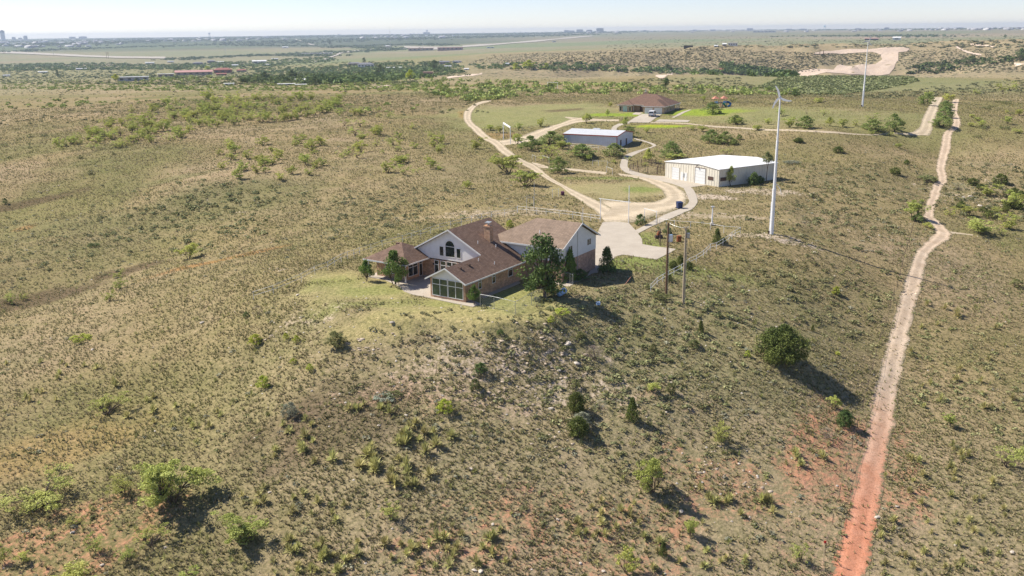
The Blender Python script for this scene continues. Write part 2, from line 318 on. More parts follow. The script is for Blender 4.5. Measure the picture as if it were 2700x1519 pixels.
trR = L([(2025,583),(2008,690),(2028,750),(2025,820),(1965,870),(1950,960),(1922,1080),(1905,1150)], *R5) + L([(1812,60),(1825,130),(1770,210),(1725,340),(1690,460),(1740,530),(1830,610),(1870,670),(1790,730),(1700,800),(1630,870),(1600,1000),(1575,1120),(1555,1250)], *R6) + L([(800,20),(762,170),(738,300),(712,420),(690,520),(680,640),(660,740),(635,850),(620,960),(600,1080),(580,1200),(555,1320),(525,1449),(495,1600),(460,1760)], *R7)
road('dirt_track', (trL, trR), M_track, off=.03, step=.9, rag=.5, nx=14)
road('track_spur', (L([(1780,615),(1900,632),(2080,655)], *R6), L([(1800,650),(1900,650),(2080,668)], *R6)), M_dirt, off=.02)
cutP = L([(1275,188),(1330,178),(1450,168),(1620,165),(1680,158),(1750,153),(1860,153),(1870,166),(1800,185),(1800,235),(1775,280),(1745,318),(1500,322),(1300,322),(1165,322),(1195,297),(1400,292),(1440,258),(1560,262),(1660,258),(1700,228),(1690,200),(1640,182),(1560,186),(1400,190),(1280,196)], *R8)
sheet('graded_earth', cutP, M_cut, cell=9, off=.5, skirt=0)
for pr in [([(2165,143),(2200,165),(2260,185),(2318,197)], [(2150,150),(2190,175),(2250,195),(2310,203)]), ([(2245,130),(2330,135),(2400,148)], [(2245,140),(2330,147),(2400,156)]), ([(2515,245),(2580,248)], [(2515,255),(2580,260)])]:
    road('graded_road', (L(pr[0], *R8), L(pr[1], *R8)), M_cut, step=8, off=.5, rag=3, nx=4)
road('bare_strip', (L([(300,328),(370,318),(400,302)], *R8), L([(300,334),(380,324),(408,306)], *R8)), M_cut, step=5, off=.2, rag=1, nx=4)
road('bare_strip', (L([(1080,412),(1200,397),(1350,378)], *RM), L([(1090,424),(1200,409),(1350,386)], *RM)), M_cut, step=5, off=.2, rag=1, nx=4)
road('bare_strip', (L([(500,486),(580,476),(690,466)], *RM), L([(500,494),(580,486),(690,472)], *RM)), M_cut, step=5, off=.2, rag=1, nx=4)
for nm, pr in (('highway', ([(0,215),(300,228),(600,243),(900,255),(1250,258)], [(0,232),(300,244),(600,258),(900,270),(1250,275)])),
               ('highway', ([(2070,243),(2300,232),(2540,218)], [(2070,252),(2300,241),(2540,226)])), ('country_road', ([(2230,122),(2300,145),(2400,172)], [(2230,130),(2300,153),(2400,180)])),
               ('country_road', ([(2370,296),(2480,262),(2570,228)], [(2400,300),(2500,266),(2576,236)]))):
    road(nm, (L(pr[0], *RL), L(pr[1], *RL)), M_far_road, step=40, off=1.5, rag=4, nx=4)
for nm, pr in (('highway', ([(1200,173),(1500,155),(1800,130),(2000,110),(2180,98)], [(1200,188),(1500,166),(1800,142),(2000,121),(2180,104)])),
               ('highway', ([(270,226),(420,208),(660,198),(820,186)], [(270,234),(420,216),(660,206),(820,196)])), ('warehouse_yard', ([(760,178),(900,180),(1200,180)], [(760,190),(900,206),(1200,202)]))):
    road(nm, (L(pr[0], *RM), L(pr[1], *RM)), M_far_road, step=40, off=1.5, rag=4, nx=4)

drive = L([(190,222),(350,218),(520,235),(560,275),(600,320),(640,365),(690,440),(695,505),(830,530),(1000,550),(1130,568),(875,700),(680,672),(450,638),(370,655),(250,760),(90,800),(-100,760),(20,560),(100,400),(150,300)], *R2)
sheet('concrete_driveway', drive, M_conc, cell=3, off=.06)
w1L = L([(606,328),(820,215),(1000,120),(1190,50)], *R2) + L([(1010,1404),(1060,1372),(1093,1335),(1085,1290),(1058,1230),(1032,1178)], *R4)
w1R = L([(646,368),(860,258),(1080,170),(1260,88)], *R2) + L([(1115,1425),(1165,1380),(1190,1330),(1175,1260),(1145,1200),(1112,1165)], *R4)
road('concrete_path', (w1L, w1R), M_conc, off=.075, rag=0, nx=4)
sheet('concrete_apron', L([(820,1045),(1280,1132),(1290,1146),(1130,1166),(1030,1176),(900,1128),(760,1095),(655,1068),(655,1033),(740,1040)], *R4), M_conc, cell=3, off=.06)
road('concrete_path', (L([(660,1068),(520,1043),(420,1018),(350,985),(318,935),(330,870),(370,812),(440,780),(520,755),(610,730),(685,705),(640,675),(560,650),(480,630)], *R4), L([(660,1036),(550,1010),(470,985),(412,950),(405,900),(430,840),(520,785),(620,742),(715,708),(720,690),(660,665),(560,635),(475,615)], *R4)), M_conc, off=.05, rag=0, nx=4, step=1)
road('concrete_path', (L([(217,530),(228,497),(265,470),(330,448),(400,432)], *R4), L([(278,530),(290,500),(330,474),(380,460),(440,445)], *R4)), M_conc, off=.05, rag=0, nx=4, step=1)
sheet('concrete_driveway', L([(405,437),(570,343),(790,350),(650,442)], *R4), M_conc, cell=3, off=.08)
sheet('concrete_pad', L([(700,432),(765,404),(1108,415),(1080,437)], *R4), M_conc, cell=3, off=.07)
sheet('concrete_path', L([(900,385),(960,350),(1100,296),(1125,298),(985,362),(930,388)], *R4), M_conc, cell=3, off=.07)
sheet('concrete_path', L([(455,347),(495,325),(575,330),(540,354)], *R4), M_conc, cell=3, off=.07)
# patio round the brick house, and the walks beside it
sheet('concrete_patio', L([(190,685),(255,645),(330,622),(700,590),(1100,880),(1250,938),(1170,966),(1000,934),(760,882),(600,850),(520,820),(480,775),(340,712)], *RH), M_conc, cell=4, off=.07, skirt=.6)
sheet('concrete_walk', L([(1925,735),(1990,720),(2115,755),(2080,775),(1930,745)], *RH), M_conc, cell=4, off=.05)
sheet('concrete_walk', L([(1960,745),(2240,690),(2310,560),(2375,575),(2350,640),(2290,650),(2180,720),(2000,760)], *RH), M_conc, cell=4, off=.045)
sheet('concrete_walk', L([(1240,860),(1600,720),(1620,740),(1270,885)], *RH), M_conc, cell=4, off=.04)

# ---------------------------------------------------------------- ground
D = np.hypot(GX, GY); BR = np.arctan2(GX, GY)
tone = np.empty(GX.shape + (3,)); big = fbm(GX / 38, GY / 38, 61, 4); big2 = fbm(GX / 150, GY / 150, 71, 4)
def mixc(c, w): global tone; tone = tone * (1 - w[..., None]) + np.array(c) * w[..., None]
tone[:] = (.272, .218, .126)
mixc((.205, .188, .09), sstep(-.1, .35, big)); mixc((.325, .255, .168), sstep(.0, .45, -big)); mixc((.245, .208, .112), sstep(0, .4, big2) * .5)
sl_ = sstep(150, 120, D) + 0 * D; mixc((.35, .285, .20), (1 - sstep(100, 150, D)) * sstep(-.45, -.1, BR) * .6)
bare = sstep(.0, .6, fbm(GX / 14, GY / 14, 81, 4)) * .25 + .16; scrub = np.zeros_like(bare)
def blob(px, py, rx, ry, rot=0.0, soft=.5):
    """soft-edged patch of land centred on the land seen at px,py; radii in metres across / along the view"""
    p = gp(px, py); R = 2.2 * max(rx, ry); dist = math.hypot(p[0], p[1]); out = np.zeros(GX.shape)
    j0, j1 = np.searchsorted(LD, [math.log(max(dist - R, 4)), math.log(dist + R)]); da = math.asin(min(.99, R / dist)); b = math.atan2(p[0], p[1])
    i0, i1 = np.searchsorted(TH, [b - da, b + da]); S = (slice(max(j0 - 1, 0), j1 + 1), slice(max(i0 - 1, 0), i1 + 1))
    dx, dy = GX[S] - p[0], GY[S] - p[1]; b += rot; a_, c_ = math.cos(b), math.sin(b)
    ux, uy = dx * a_ - dy * c_, dx * c_ + dy * a_
    s = max(rx, ry) * .35; nn = fbm(GX[S] / s, GY[S] / s, 91, 4) * .5
    out[S] = 1 - sstep(1 - soft, 1 + soft * .4, np.sqrt((ux / rx) ** 2 + (uy / ry) ** 2) + nn); return out
red = sstep(112, 86, D + 30 * fbm(GX / 25, GY / 25, 15, 3)) * .9
for q in ((560, 1230, 12, 10), (250, 1420, 22, 12), (1400, 1440, 25, 10), (1950, 1240, 16, 12), (2330, 1250, 16, 22), (2600, 1400, 18, 15), (1700, 1350, 14, 9), (2180, 1180, 8, 12), (110, 1115, 6, 5)): red = np.maximum(red, blob(*q))
for q in ((2180, 1190, 7, 14, .9), (2320, 1220, 8, 16, .8), (2140, 1440, 6, 9, .7), (1900, 1250, 10, 8, .5), (1480, 1350, 20, 6, .75), (230, 1400, 14, 9, .75), (60, 1480, 10, 8, .8), (2500, 1330, 12, 12, .35), (1400, 1450, 16, 6, .75), (1640, 1450, 16, 6, .7), (1150, 1480, 12, 4, .6), (1380, 1060, 8, 3, .3), (2450, 1200, 10, 6, .5), (283, 1235, 5, 5, .5)):
    b_ = blob(*q[:4]) * q[4]; bare = np.maximum(bare, b_ * .78)
pale = np.zeros_like(red)
for q in ((830, 825, 9, 5, .5), (940, 860, 14, 6, .35), (1300, 930, 26, 7, .4), (1420, 960, 18, 7, .5), (1620, 860, 30, 12, .3), (1880, 570, 22, 5, .6), (2060, 628, 13, 3.5, .7), (2160, 700, 10, 8, .2), (2560, 510, 22, 14, .5), (2080, 860, 22, 12, .3), (1280, 562, 22, 6, .6), (1500, 1040, 14, 10, .4), (1910, 1270, 12, 7, .6), (1850, 520, 9, 6, .8), (2000, 505, 14, 6, .7), (2300, 460, 20, 14, .2), (1240, 1000, 18, 8, .6), (1400, 1010, 20, 7, .6), (1000, 930, 18, 6, .4), (1680, 1000, 14, 8, .45), (730, 800, 12, 6, .25), (500, 700, 16, 4, .25)):
    b_ = blob(*q[:4]) * q[4]; bare = np.maximum(bare, b_); pale = np.maximum(pale, b_)
# mown lawn on the hilltop and round the far house, greener verges, burnt orange weeds, dark hollows, darker left slopes, dark brush patches
lawn = np.maximum.reduce([blob(985, 764, 12.5, 7), blob(1180, 828, 15.5, 5.2), blob(1380, 810, 8, 6), blob(1290, 800, 12, 7), blob(880, 730, 4.5, 3.5)])
mixc((.34, .30, .15), lawn); mixc((.25, .265, .095), np.maximum.reduce([blob(965, 768, 7, 3), blob(1120, 800, 12, 1.8), blob(1000, 800, 9, 2.4), blob(1340, 785, 6, 8), blob(890, 745, 5, 4)]) * .6)
mixc((.25, .25, .12), blob(1400, 300, 46, 42) * .9); mixc((.25, .25, .115), blob(1950, 300, 40, 30) * .6); mixc((.32, .28, .155), blob(1640, 500, 17, 13)); mixc((.25, .25, .12), blob(2200, 310, 50, 35) * .5)
mixc((.24, .31, .05), np.maximum.reduce([blob(1625, 303, 12, 7), blob(1850, 296, 16, 12), blob(1740, 334, 12, 3.5)])); mixc((.32, .37, .035), blob(1735, 332, 9, 2.2))
mixc((.19, .235, .07), np.maximum.reduce([blob(1690, 640, 4, 9), blob(1720, 690, 18, 4), blob(1610, 470, 14, 3), blob(1700, 500, 7, 4), blob(1640, 700, 14, 5)]) * .8)
mixc((.36, .18, .07), np.maximum.reduce([blob(590, 685, 14, 2.4), blob(155, 240, 50, 12) * .6, blob(62, 602, 3, 3) * .7, blob(1310, 358, 8, 9) * .45, blob(1222, 300, 2.5, 22) * .6]) * .6)
mixc((.30, .22, .105), blob(150, 1180, 14, 6) * .7)
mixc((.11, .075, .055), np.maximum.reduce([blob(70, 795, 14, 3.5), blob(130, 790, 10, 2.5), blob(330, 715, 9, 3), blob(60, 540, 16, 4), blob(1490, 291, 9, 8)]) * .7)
mixc((.18, .175, .085), np.maximum.reduce([blob(520, 560, 36, 14), blob(620, 510, 20, 10), blob(430, 480, 14, 5), blob(300, 640, 24, 10) * .6, blob(100, 640, 30, 12) * .6]) * .65)
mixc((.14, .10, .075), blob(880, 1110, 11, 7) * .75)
mixc((.23, .215, .12), np.maximum.reduce([blob(1850, 860, 26, 12), blob(1780, 940, 18, 9), blob(1750, 780, 16, 7), blob(2050, 800, 24, 8) * .6, blob(1500, 1200, 30, 14) * .5]) * .6)
bare *= 1 - .8 * np.maximum(lawn, sstep(.2, .6, np.maximum.reduce([blob(1400, 300, 46, 42), blob(1740, 334, 12, 4), blob(1625, 303, 12, 7), blob(1850, 296, 16, 12)])))
# beyond the plateau
far = sstep(560, 800, D); mixc((.30, .26, .17), far * .7)
val = np.maximum.reduce([blob(2200, 222, 110, 150), blob(2010, 215, 60, 100) * .7, blob(1250, 240, 60, 40) * .4]); mixc((.21, .22, .115), val * .8)
hl = sstep(950, 1150, D) * (1 - sstep(1900, 2200, D)) * sstep(-.1, .02, BR) * (1 - val * .8); scrub = hl * sstep(-.25, .25, big2 + fbm(GX / 60, GY / 60, 17, 3) * .8); mixc((.32, .26, .18), hl * .7)
lv = sstep(1150, 1500, D) * (1 - sstep(2500, 3000, D)) * (1 - sstep(-.1, .0, BR)); mixc((.23, .225, .12), lv * .75)
pl = sstep(2300, 2900, D); mixc((.25, .235, .155), pl); mixc((.30, .25, .19), pl * sstep(-.1, .3, fbm(GX / 900, GY / 600, 19, 3))); mixc((.20, .225, .13), pl * sstep(.0, .35, fbm(GX / 700, GY / 900, 29, 3)) * .7)
mixc((.075, .105, .07), sstep(4300, 5200, D + 700 * fbm(GX / 1500, GY / 1500, 39, 3)) * (.25 + .75 * sstep(.08, -.1, BR)) * .9)
for q in ((1450, 118, 900, 700, .8), (1100, 150, 600, 300, .7), (300, 125, 900, 900, .4)): mixc((.18, .22, .12), blob(*q[:4]) * q[4])
bare = np.where(D > 560, bare * .6, bare); soil = np.empty_like(tone); soil[:] = (.44, .34, .25)
soil = soil * (1 - pale[..., None]) + np.array((.58, .48, .385)) * pale[..., None]
soil = soil * (1 - red[..., None]) + np.array((.47, .24, .145)) * red[..., None]
past = np.maximum.reduce([blob(1400, 300, 46, 42) * .9, blob(1950, 300, 40, 30) * .55, blob(1640, 500, 17, 13) * .9, blob(2200, 310, 50, 35) * .4, blob(1625, 303, 14, 9), blob(1850, 296, 18, 13), blob(1740, 334, 12, 4), blob(1650, 395, 10, 10) * .6]); lawn = np.maximum(lawn, past)
mask = np.stack([np.clip(bare, 0, 1), np.clip(scrub, 0, 1), np.clip(lawn, 0, 1)], -1)
gm = bpy.data.materials.new('rangeland'); gm.use_nodes = True; n = gm.node_tree.nodes; l = gm.node_tree.links; b = n['Principled BSDF']
b.inputs['Roughness'].default_value = 1; b.inputs['Specular IOR Level'].default_value = .05
g = n.new('ShaderNodeNewGeometry')
def nz(scale, det=4, rough=.6, dist=0):
    q = n.new('ShaderNodeTexNoise'); q.inputs['Scale'].default_value = scale; q.inputs['Detail'].default_value = det; q.inputs['Roughness'].default_value = rough; q.inputs['Distortion'].default_value = dist
    l.new(g.outputs['Position'], q.inputs['Vector']); return q.outputs[0]
def attr(a): q = n.new('ShaderNodeAttribute'); q.attribute_name = a; return q.outputs['Color']
def mx(f, a, c, mode='MIX'):
    q = n.new('ShaderNodeMix'); q.data_type = 'RGBA'; q.blend_type = mode
    for s, t in ((0, f), (6, a), (7, c)):
        if isinstance(t, (int, float)): q.inputs[s].default_value = t
        elif isinstance(t, tuple): q.inputs[s].default_value = (*t, 1)
        else: l.new(t, q.inputs[s])
    return q.outputs[2]
def mrn(x, a, b_, c=0.0, d=1.0):
    q = n.new('ShaderNodeMapRange')
    for k, t in enumerate((x, a, b_, c, d)):
        if isinstance(t, (int, float)): q.inputs[k].default_value = t
        else: l.new(t, q.inputs[k])
    return q.outputs[0]
def mth(op, a, b_):
    q = n.new('ShaderNodeMath'); q.operation = op
    for k, t in enumerate((a, b_)):
        if isinstance(t, (int, float)): q.inputs[k].default_value = t
        else: l.new(t, q.inputs[k])
    return q.outputs[0]
tn = attr('tone'); so_ = attr('soil'); mk = n.new('ShaderNodeSeparateColor'); l.new(attr('mask'), mk.inputs[0])
n_f, n_m, n_l = nz(1.5, 5, .7), nz(.22, 6, .65), nz(.035, 6, .6)
n_ff = nz(3.2, 3, .65)
c1 = mx(mrn(mth('ADD', mth('MULTIPLY', n_f, .5), mth('MULTIPLY', n_ff, .5)), .36, .64), mx(1.0, tn, (.52, .56, .46), 'MULTIPLY'), mx(1.0, tn, (1.5, 1.42, 1.42), 'MULTIPLY'))
c2 = mx(mrn(n_m, .35, .68, 0, .55), c1, mx(1.0, c1, (.70, .82, .60), 'MULTIPLY'))
c3 = mx(mrn(n_l, .38, .62, 0, .5), c2, mx(1.0, c2, (1.25, 1.16, 1.15), 'MULTIPLY'))
th = mrn(mk.outputs[0], 0, 1, .72, .36); bn = mth('ADD', mth('MULTIPLY', n_f, .40), mth('ADD', mth('MULTIPLY', n_ff, .22), mth('MULTIPLY', nz(.45, 5, .7), .38)))
bf = mrn(mth('SUBTRACT', bn, th), -.03, .10); c4 = mx(bf, c3, mx(mrn(n_f, .3, .7), mx(1.0, so_, (.8, .8, .8), 'MULTIPLY'), mx(1.0, so_, (1.2, 1.2, 1.2), 'MULTIPLY')))
vo = n.new('ShaderNodeTexVoronoi'); vo.inputs['Scale'].default_value = .16; vo.inputs['Randomness'].default_value = 1; l.new(g.outputs['Position'], vo.inputs['Vector'])
sf = mth('MULTIPLY', mrn(mth('ADD', vo.outputs['Distance'], mth('MULTIPLY', nz(.09, 4, .7), .8)), .62, .80, 1, 0), mk.outputs[1]); c5 = mx(sf, c4, (.07, .082, .04))
l.new(c5, b.inputs['Base Color'])
bp = n.new('ShaderNodeBump'); bp.inputs['Strength'].default_value = .6; bp.inputs['Distance'].default_value = .35; l.new(mth('ADD', n_f, mth('MULTIPLY', n_m, .8)), bp.inputs['Height']); l.new(bp.outputs[0], b.inputs['Normal'])
nr, ncol = GX.shape; i, j = np.meshgrid(np.arange(nr - 1), np.arange(ncol - 1), indexing='ij'); q = (i * ncol + j).ravel()
gv = np.stack([GX, GY, GZ], -1).reshape(-1, 3)
ground = mesh_np('ground', gv, np.stack([q, q + ncol, q + ncol + 1, q + 1], 1), gm, smooth=True, cols={'tone': tone.reshape(-1, 3), 'soil': soil.reshape(-1, 3), 'mask': mask.reshape(-1, 3)})
tag(ground, kind='structure')
# ================================================================= buildings
def brick_mat(name, c1, c2, mortar=(.50, .45, .38)):
    m = bpy.data.materials.new(name); m.use_nodes = True; n = m.node_tree.nodes; l = m.node_tree.links; b = n['Principled BSDF']
    b.inputs['Roughness'].default_value = .9; tc = n.new('ShaderNodeTexCoord'); s = n.new('ShaderNodeSeparateXYZ'); l.new(tc.outputs['Object'], s.inputs[0])
    a = n.new('ShaderNodeMath'); a.operation = 'ADD'; l.new(s.outputs[0], a.inputs[0]); l.new(s.outputs[1], a.inputs[1])
    c = n.new('ShaderNodeCombineXYZ'); l.new(a.outputs[0], c.inputs[0]); l.new(s.outputs[2], c.inputs[1])
    k = n.new('ShaderNodeTexBrick'); k.inputs['Scale'].default_value = 1; k.inputs['Brick Width'].default_value = .32; k.inputs['Row Height'].default_value = .12; k.inputs['Mortar Size'].default_value = .012
    k.inputs['Color1'].default_value = (*c1, 1); k.inputs['Color2'].default_value = (*c2, 1); k.inputs['Mortar'].default_value = (*mortar, 1); l.new(c.outputs[0], k.inputs['Vector'])
    nz_ = n.new('ShaderNodeTexNoise'); nz_.inputs['Scale'].default_value = 1.3; nz_.inputs['Detail'].default_value = 8; nz_.inputs['Roughness'].default_value = .75; l.new(c.outputs[0], nz_.inputs['Vector'])
    r = ramp(n, [(.35, (.62, .62, .62)), (.65, (1.3, 1.25, 1.2))]); l.new(nz_.outputs[0], r.inputs[0])
    q = n.new('ShaderNodeMix'); q.data_type = 'RGBA'; q.blend_type = 'MULTIPLY'; q.inputs[0].default_value = 1; l.new(k.outputs[0], q.inputs[6]); l.new(r.outputs[0], q.inputs[7]); l.new(q.outputs[2], b.inputs['Base Color'])
    return m
def shingle_mat(name, c1, c2):
    m = bpy.data.materials.new(name); m.use_nodes = True; n = m.node_tree.nodes; l = m.node_tree.links; b = n['Principled BSDF']
    b.inputs['Roughness'].default_value = .9; b.inputs['Specular IOR Level'].default_value = .2; tc = n.new('ShaderNodeTexCoord')
    k = n.new('ShaderNodeTexBrick'); k.inputs['Scale'].default_value = 1; k.inputs['Brick Width'].default_value = .45; k.inputs['Row Height'].default_value = .22; k.inputs['Mortar Size'].default_value = .018; k.inputs['Mortar Smooth'].default_value = .4
    k.inputs['Color1'].default_value = (*c1, 1); k.inputs['Color2'].default_value = (*c2, 1); k.inputs['Mortar'].default_value = tuple(x * .6 for x in c1) + (1,)
    g_ = n.new('ShaderNodeNewGeometry'); s = n.new('ShaderNodeSeparateXYZ'); l.new(tc.outputs['Object'], s.inputs[0])
    c = n.new('ShaderNodeCombineXYZ'); a = n.new('ShaderNodeMath'); a.operation = 'MULTIPLY_ADD'; a.inputs[1].default_value = 1.9; l.new(s.outputs[2], a.inputs[0])
    ad = n.new('ShaderNodeMath'); ad.operation = 'ADD'; l.new(s.outputs[0], ad.inputs[0]); l.new(s.outputs[1], ad.inputs[1]); a.inputs[2].default_value = 0
    l.new(ad.outputs[0], c.inputs[0]); l.new(a.outputs[0], c.inputs[1]); l.new(c.outputs[0], k.inputs['Vector'])
    nz_ = n.new('ShaderNodeTexNoise'); nz_.inputs['Scale'].default_value = .9; nz_.inputs['Detail'].default_value = 9; nz_.inputs['Roughness'].default_value = .8; l.new(tc.outputs['Object'], nz_.inputs['Vector'])
    r = ramp(n, [(.3, (.75, .75, .75)), (.7, (1.22, 1.2, 1.18))]); l.new(nz_.outputs[0], r.inputs[0])
    q = n.new('ShaderNodeMix'); q.data_type = 'RGBA'; q.blend_type = 'MULTIPLY'; q.inputs[0].default_value = 1; l.new(k.outputs[0], q.inputs[6]); l.new(r.outputs[0], q.inputs[7]); l.new(q.outputs[2], b.inputs['Base Color'])
    return m
M_brick = brick_mat('blended_brick', (.42, .205, .10), (.62, .38, .215)); M_brick2 = brick_mat('tan_brick', (.42, .28, .17), (.56, .41, .27)); M_brick3 = brick_mat('rose_brick', (.38, .205, .135), (.54, .33, .23))
M_shingle = shingle_mat('brown_shingles', (.165, .107, .080), (.235, .158, .118)); M_shingle2 = shingle_mat('red_brown_shingles', (.175, .11, .082), (.235, .15, .112)); M_shingle3 = shingle_mat('weathered_shingles', (.24, .178, .132), (.305, .228, .172))
M_siding = mat('white_siding', (.76, .76, .74), .7, .03, 2); M_trim = mat('white_trim', (.74, .74, .72), .5, .03); M_glass = mat('window_glass', (.02, .028, .026), .06, .2, spec=.8); M_green_reflection = mat('sunroom_glass_green_reflection', (.035, .06, .04), .05, .3, .5, spec=.8)  # the sunroom panes have a green reflection put into their colour
M_white_metal = mat('white_painted_steel', (.86, .86, .87), .4, .03, 1.2); M_dark_metal = mat('rusty_dark_steel', (.09, .06, .05), .6, .3); M_galv = mat('galvanised_steel', (.42, .43, .43), .45, .15, metal=.6)
M_wood = mat('brown_pole_wood', (.17, .105, .065), .9, .3, 6, bump=.3); M_wood2 = mat('pale_pole_wood', (.42, .34, .24), .9, .2, 6, bump=.3)
M_cream = mat('cream_metal_siding', (.70, .655, .55), .5, .04, .6); M_white_roof = mat('white_metal_roof', (.83, .83, .82), .5, .02, .5); M_greymetal = mat('blue_grey_metal_siding', (.66, .69, .75), .45, .04, .5); M_greyroof = mat('grey_metal_roof', (.56, .57, .58), .4, .05, .5)
M_redtrim = mat('red_trim', (.36, .06, .045), .5, .1); M_brown = mat('brown_trim', (.10, .06, .045), .6, .1); M_door = mat('white_door', (.72, .73, .72), .5, .03); M_black = mat('black_rubber', (.02, .02, .022), .6, .2)

def slab(m, pts, t=.12): m.prism([(x, y, z) for x, y, z in pts], (0, 0, -t)); return m
def win(parent, axis, pos, a0, a1, z0, z1, mull=0, trans=None, face=1, glass=None, fw=.07, label=None):
    """window on the wall plane axis=pos (face = outward sign), frame proud of the wall, glass just inside it"""
    fm = MB(); d0, d1 = pos, pos + face * .05
    def bx(m, u0, u1, w0, w1, e0=d0, e1=d1):
        if axis == 'x': m.box(e0, e1, u0, u1, w0, w1)
        else: m.box(u0, u1, e0, e1, w0, w1)
    bx(fm, a0 - fw, a1 + fw, z1, z1 + fw); bx(fm, a0 - fw, a1 + fw, z0 - fw, z0); bx(fm, a0 - fw, a0, z0, z1); bx(fm, a1, a1 + fw, z0, z1)
    for k in range(mull):
        c = a0 + (a1 - a0) * (k + 1) / (mull + 1); bx(fm, c - .045, c + .045, z0, z1, d0, pos + face * .045)
    if trans: bx(fm, a0, a1, trans - .045, trans + .045, d0, pos + face * .042)
    f = fm.build('window', M_trim, parent)
    if label: f['label'] = label
    g_ = MB(); bx(g_, a0 + .002, a1 - .002, z0 + .002, z1 - .002, pos - face * .03, pos + face * .018); g_.build('pane', glass or M_glass, f); return f

# ---- the brick house on the hilltop
O_ = un(*(920 + 1100 / 3.578, 540 + 928 / 3.578), 0)
house = empty('brick_house', (O_[0], O_[1], 0), -math.radians(33)); tag(house, 'sprawling brick house with brown shingle roofs and tall white gable with arched window', 'house')
K = .53; zr = lambda a: 3.05 - K * a
w_ = MB(); w_.box(-6, 0, 0, 8.9, -.6, .42).box(-6, -5.62, 0, .3, .42, 2.95).box(-.38, 0, 0, .3, .42, 2.95).box(-3.02, -2.88, 0, .12, .42, 2.95).box(-6, -5.8, .3, 8.9, .42, 2.8).box(-.2, 0, .3, 8.9, .42, 2.83)
w_.box(-17.6, 0, 8.9, 19, -.6, 2.83); w_.build('brick_wall', M_brick, house)
w_ = MB(); w_.box(-20.4, -14.4, 5.2, 11.6, -.8, 2.85); w_.build('brick_wall', M_brick, house)
w_ = MB(); w_.box(-6.4, 6.24, 15.7, 26.2, -.8, 3.18); x = w_.build('brick_wall', M_brick3, house); x['label'] = 'rose brick lower storey of the two storey wing'
s_ = MB(); s_.box(-5.6, -.4, .02, .14, 2.86, 2.98).prism([(-5.95, 0, 2.95), (-.05, 0, 2.95), (-3.05, 0, 4.52)], (0, .15, 0)); s_.build('gable', M_siding, house)
s_ = MB(); s_.prism([(-17.55, 8.86, 3.02), (-.3, 8.86, 3.02), (-9, 8.86, 7.62)], (0, .2, 0)); s_.build('gable', M_siding, house)
s_ = MB(); s_.box(-6.42, 6.27, 15.67, 26.23, 3.18, 5.3).prism([(6.27, 15.67, 5.3), (6.27, 26.23, 5.3), (6.27, 20.95, 7.9)], (-.15, 0, 0)); s_.build('siding_wall', M_siding, house)
r_ = MB()
slab(r_, [(.45, -.5, zr(.45)), (.45, 19.4, zr(.45)), (-9, 19.4, zr(-9)), (-9, 8.4, zr(-9)), (-3.05, 8.4, zr(-3.05)), (-3.05, -.5, zr(-3.05))])
slab(r_, [(-6.55, -.5, zr(.45)), (-3.05, -.5, zr(-3.05)), (-3.05, 9.0, zr(-3.05)), (-6.55, 9.0, zr(.45))])
slab(r_, [(-9, 8.4, zr(-9)), (-9, 19.4, zr(-9)), (-18.3, 19.4, 2.89), (-18.3, 8.4, 2.89)])
roof = r_.build('roof', M_shingle, house)
r_ = MB(); A0, A1, B0, B1 = -21.3, -13.0, 3.2, 11.7; ap = (-17.15, 7.45, 5.22)
for p_, q_ in (((A0, B0), (A1, B0)), ((A1, B0), (A1, B1)), ((A1, B1), (A0, B1)), ((A0, B1), (A0, B0))): slab(r_, [(*p_, 3.0), (*q_, 3.0), ap])
hip = r_.build('roof', M_shingle, house); hip['label'] = 'brown hipped roof over the covered patio'
r_ = MB(); e0, e1, kz = 15.15, 26.8, 5.33; rg, zt = 20.95, 8.22
slab(r_, [(-6.9, e0, kz), (6.75, e0, kz), (6.75, rg, zt), (-1.2, rg, zt)]); slab(r_, [(6.75, e1, kz), (-6.9, e1, kz), (-1.2, rg, zt), (6.75, rg, zt)]); slab(r_, [(-6.9, e1, kz), (-6.9, e0, kz), (-1.2, rg, zt)])
groof = r_.build('roof', M_shingle3, house); groof['label'] = 'lighter brown roof of the two storey wing'
t_ = MB()
def rake(p, q, h=.2, d=.06, oy=(0, -1)):
    (x0, y0, z0), (x1, y1, z1) = p, q; dx, dy = oy[0] * d, oy[1] * d
    t_.prism([(x0, y0, z0 + .02), (x1, y1, z1 + .02), (x1, y1, z1 - h), (x0, y0, z0 - h)], (dx, dy, 0))
rake((.45, -.5, zr(.45)), (-3.05, -.5, zr(-3.05))); rake((-3.05, -.5, zr(-3.05)), (-6.55, -.5, zr(.45)))
rake((-3.15, 8.4, zr(-3.15)), (-9, 8.4, zr(-9))); rake((-9, 8.4, zr(-9)), (-18.3, 8.4, 2.89))
rake((.45, -.5, zr(.45)), (.45, 19.4, zr(.45)), .18, .05, (1, 0)); rake((A0, B0, 3.0), (A1, B0, 3.0), .18, .05); rake((A1, B0, 3.0), (A1, 8.85, 3.0), .18, .05, (1, 0)); rake((A0, B0, 3.0), (A0, B1, 3.0), .18, .05, (-1, 0))
rake((-4.8, e0, kz), (6.75, e0, kz), .2, .06); rake((6.75, e0, kz), (6.75, rg, zt), .22, .06, (1, 0)); rake((6.75, rg, zt), (6.75, e1, kz), .22, .06, (1, 0))
t_.build('fascia', M_trim, house)
win(house, 'y', 0, -5.6, -3.05, .45, 2.82, 1, 2.05, -1, M_green_reflection, label='left half of the big sunroom window'); win(house, 'y', 0, -2.85, -.4, .45, 2.82, 1, 2.05, -1, M_green_reflection, label='right half of the big sunroom window')
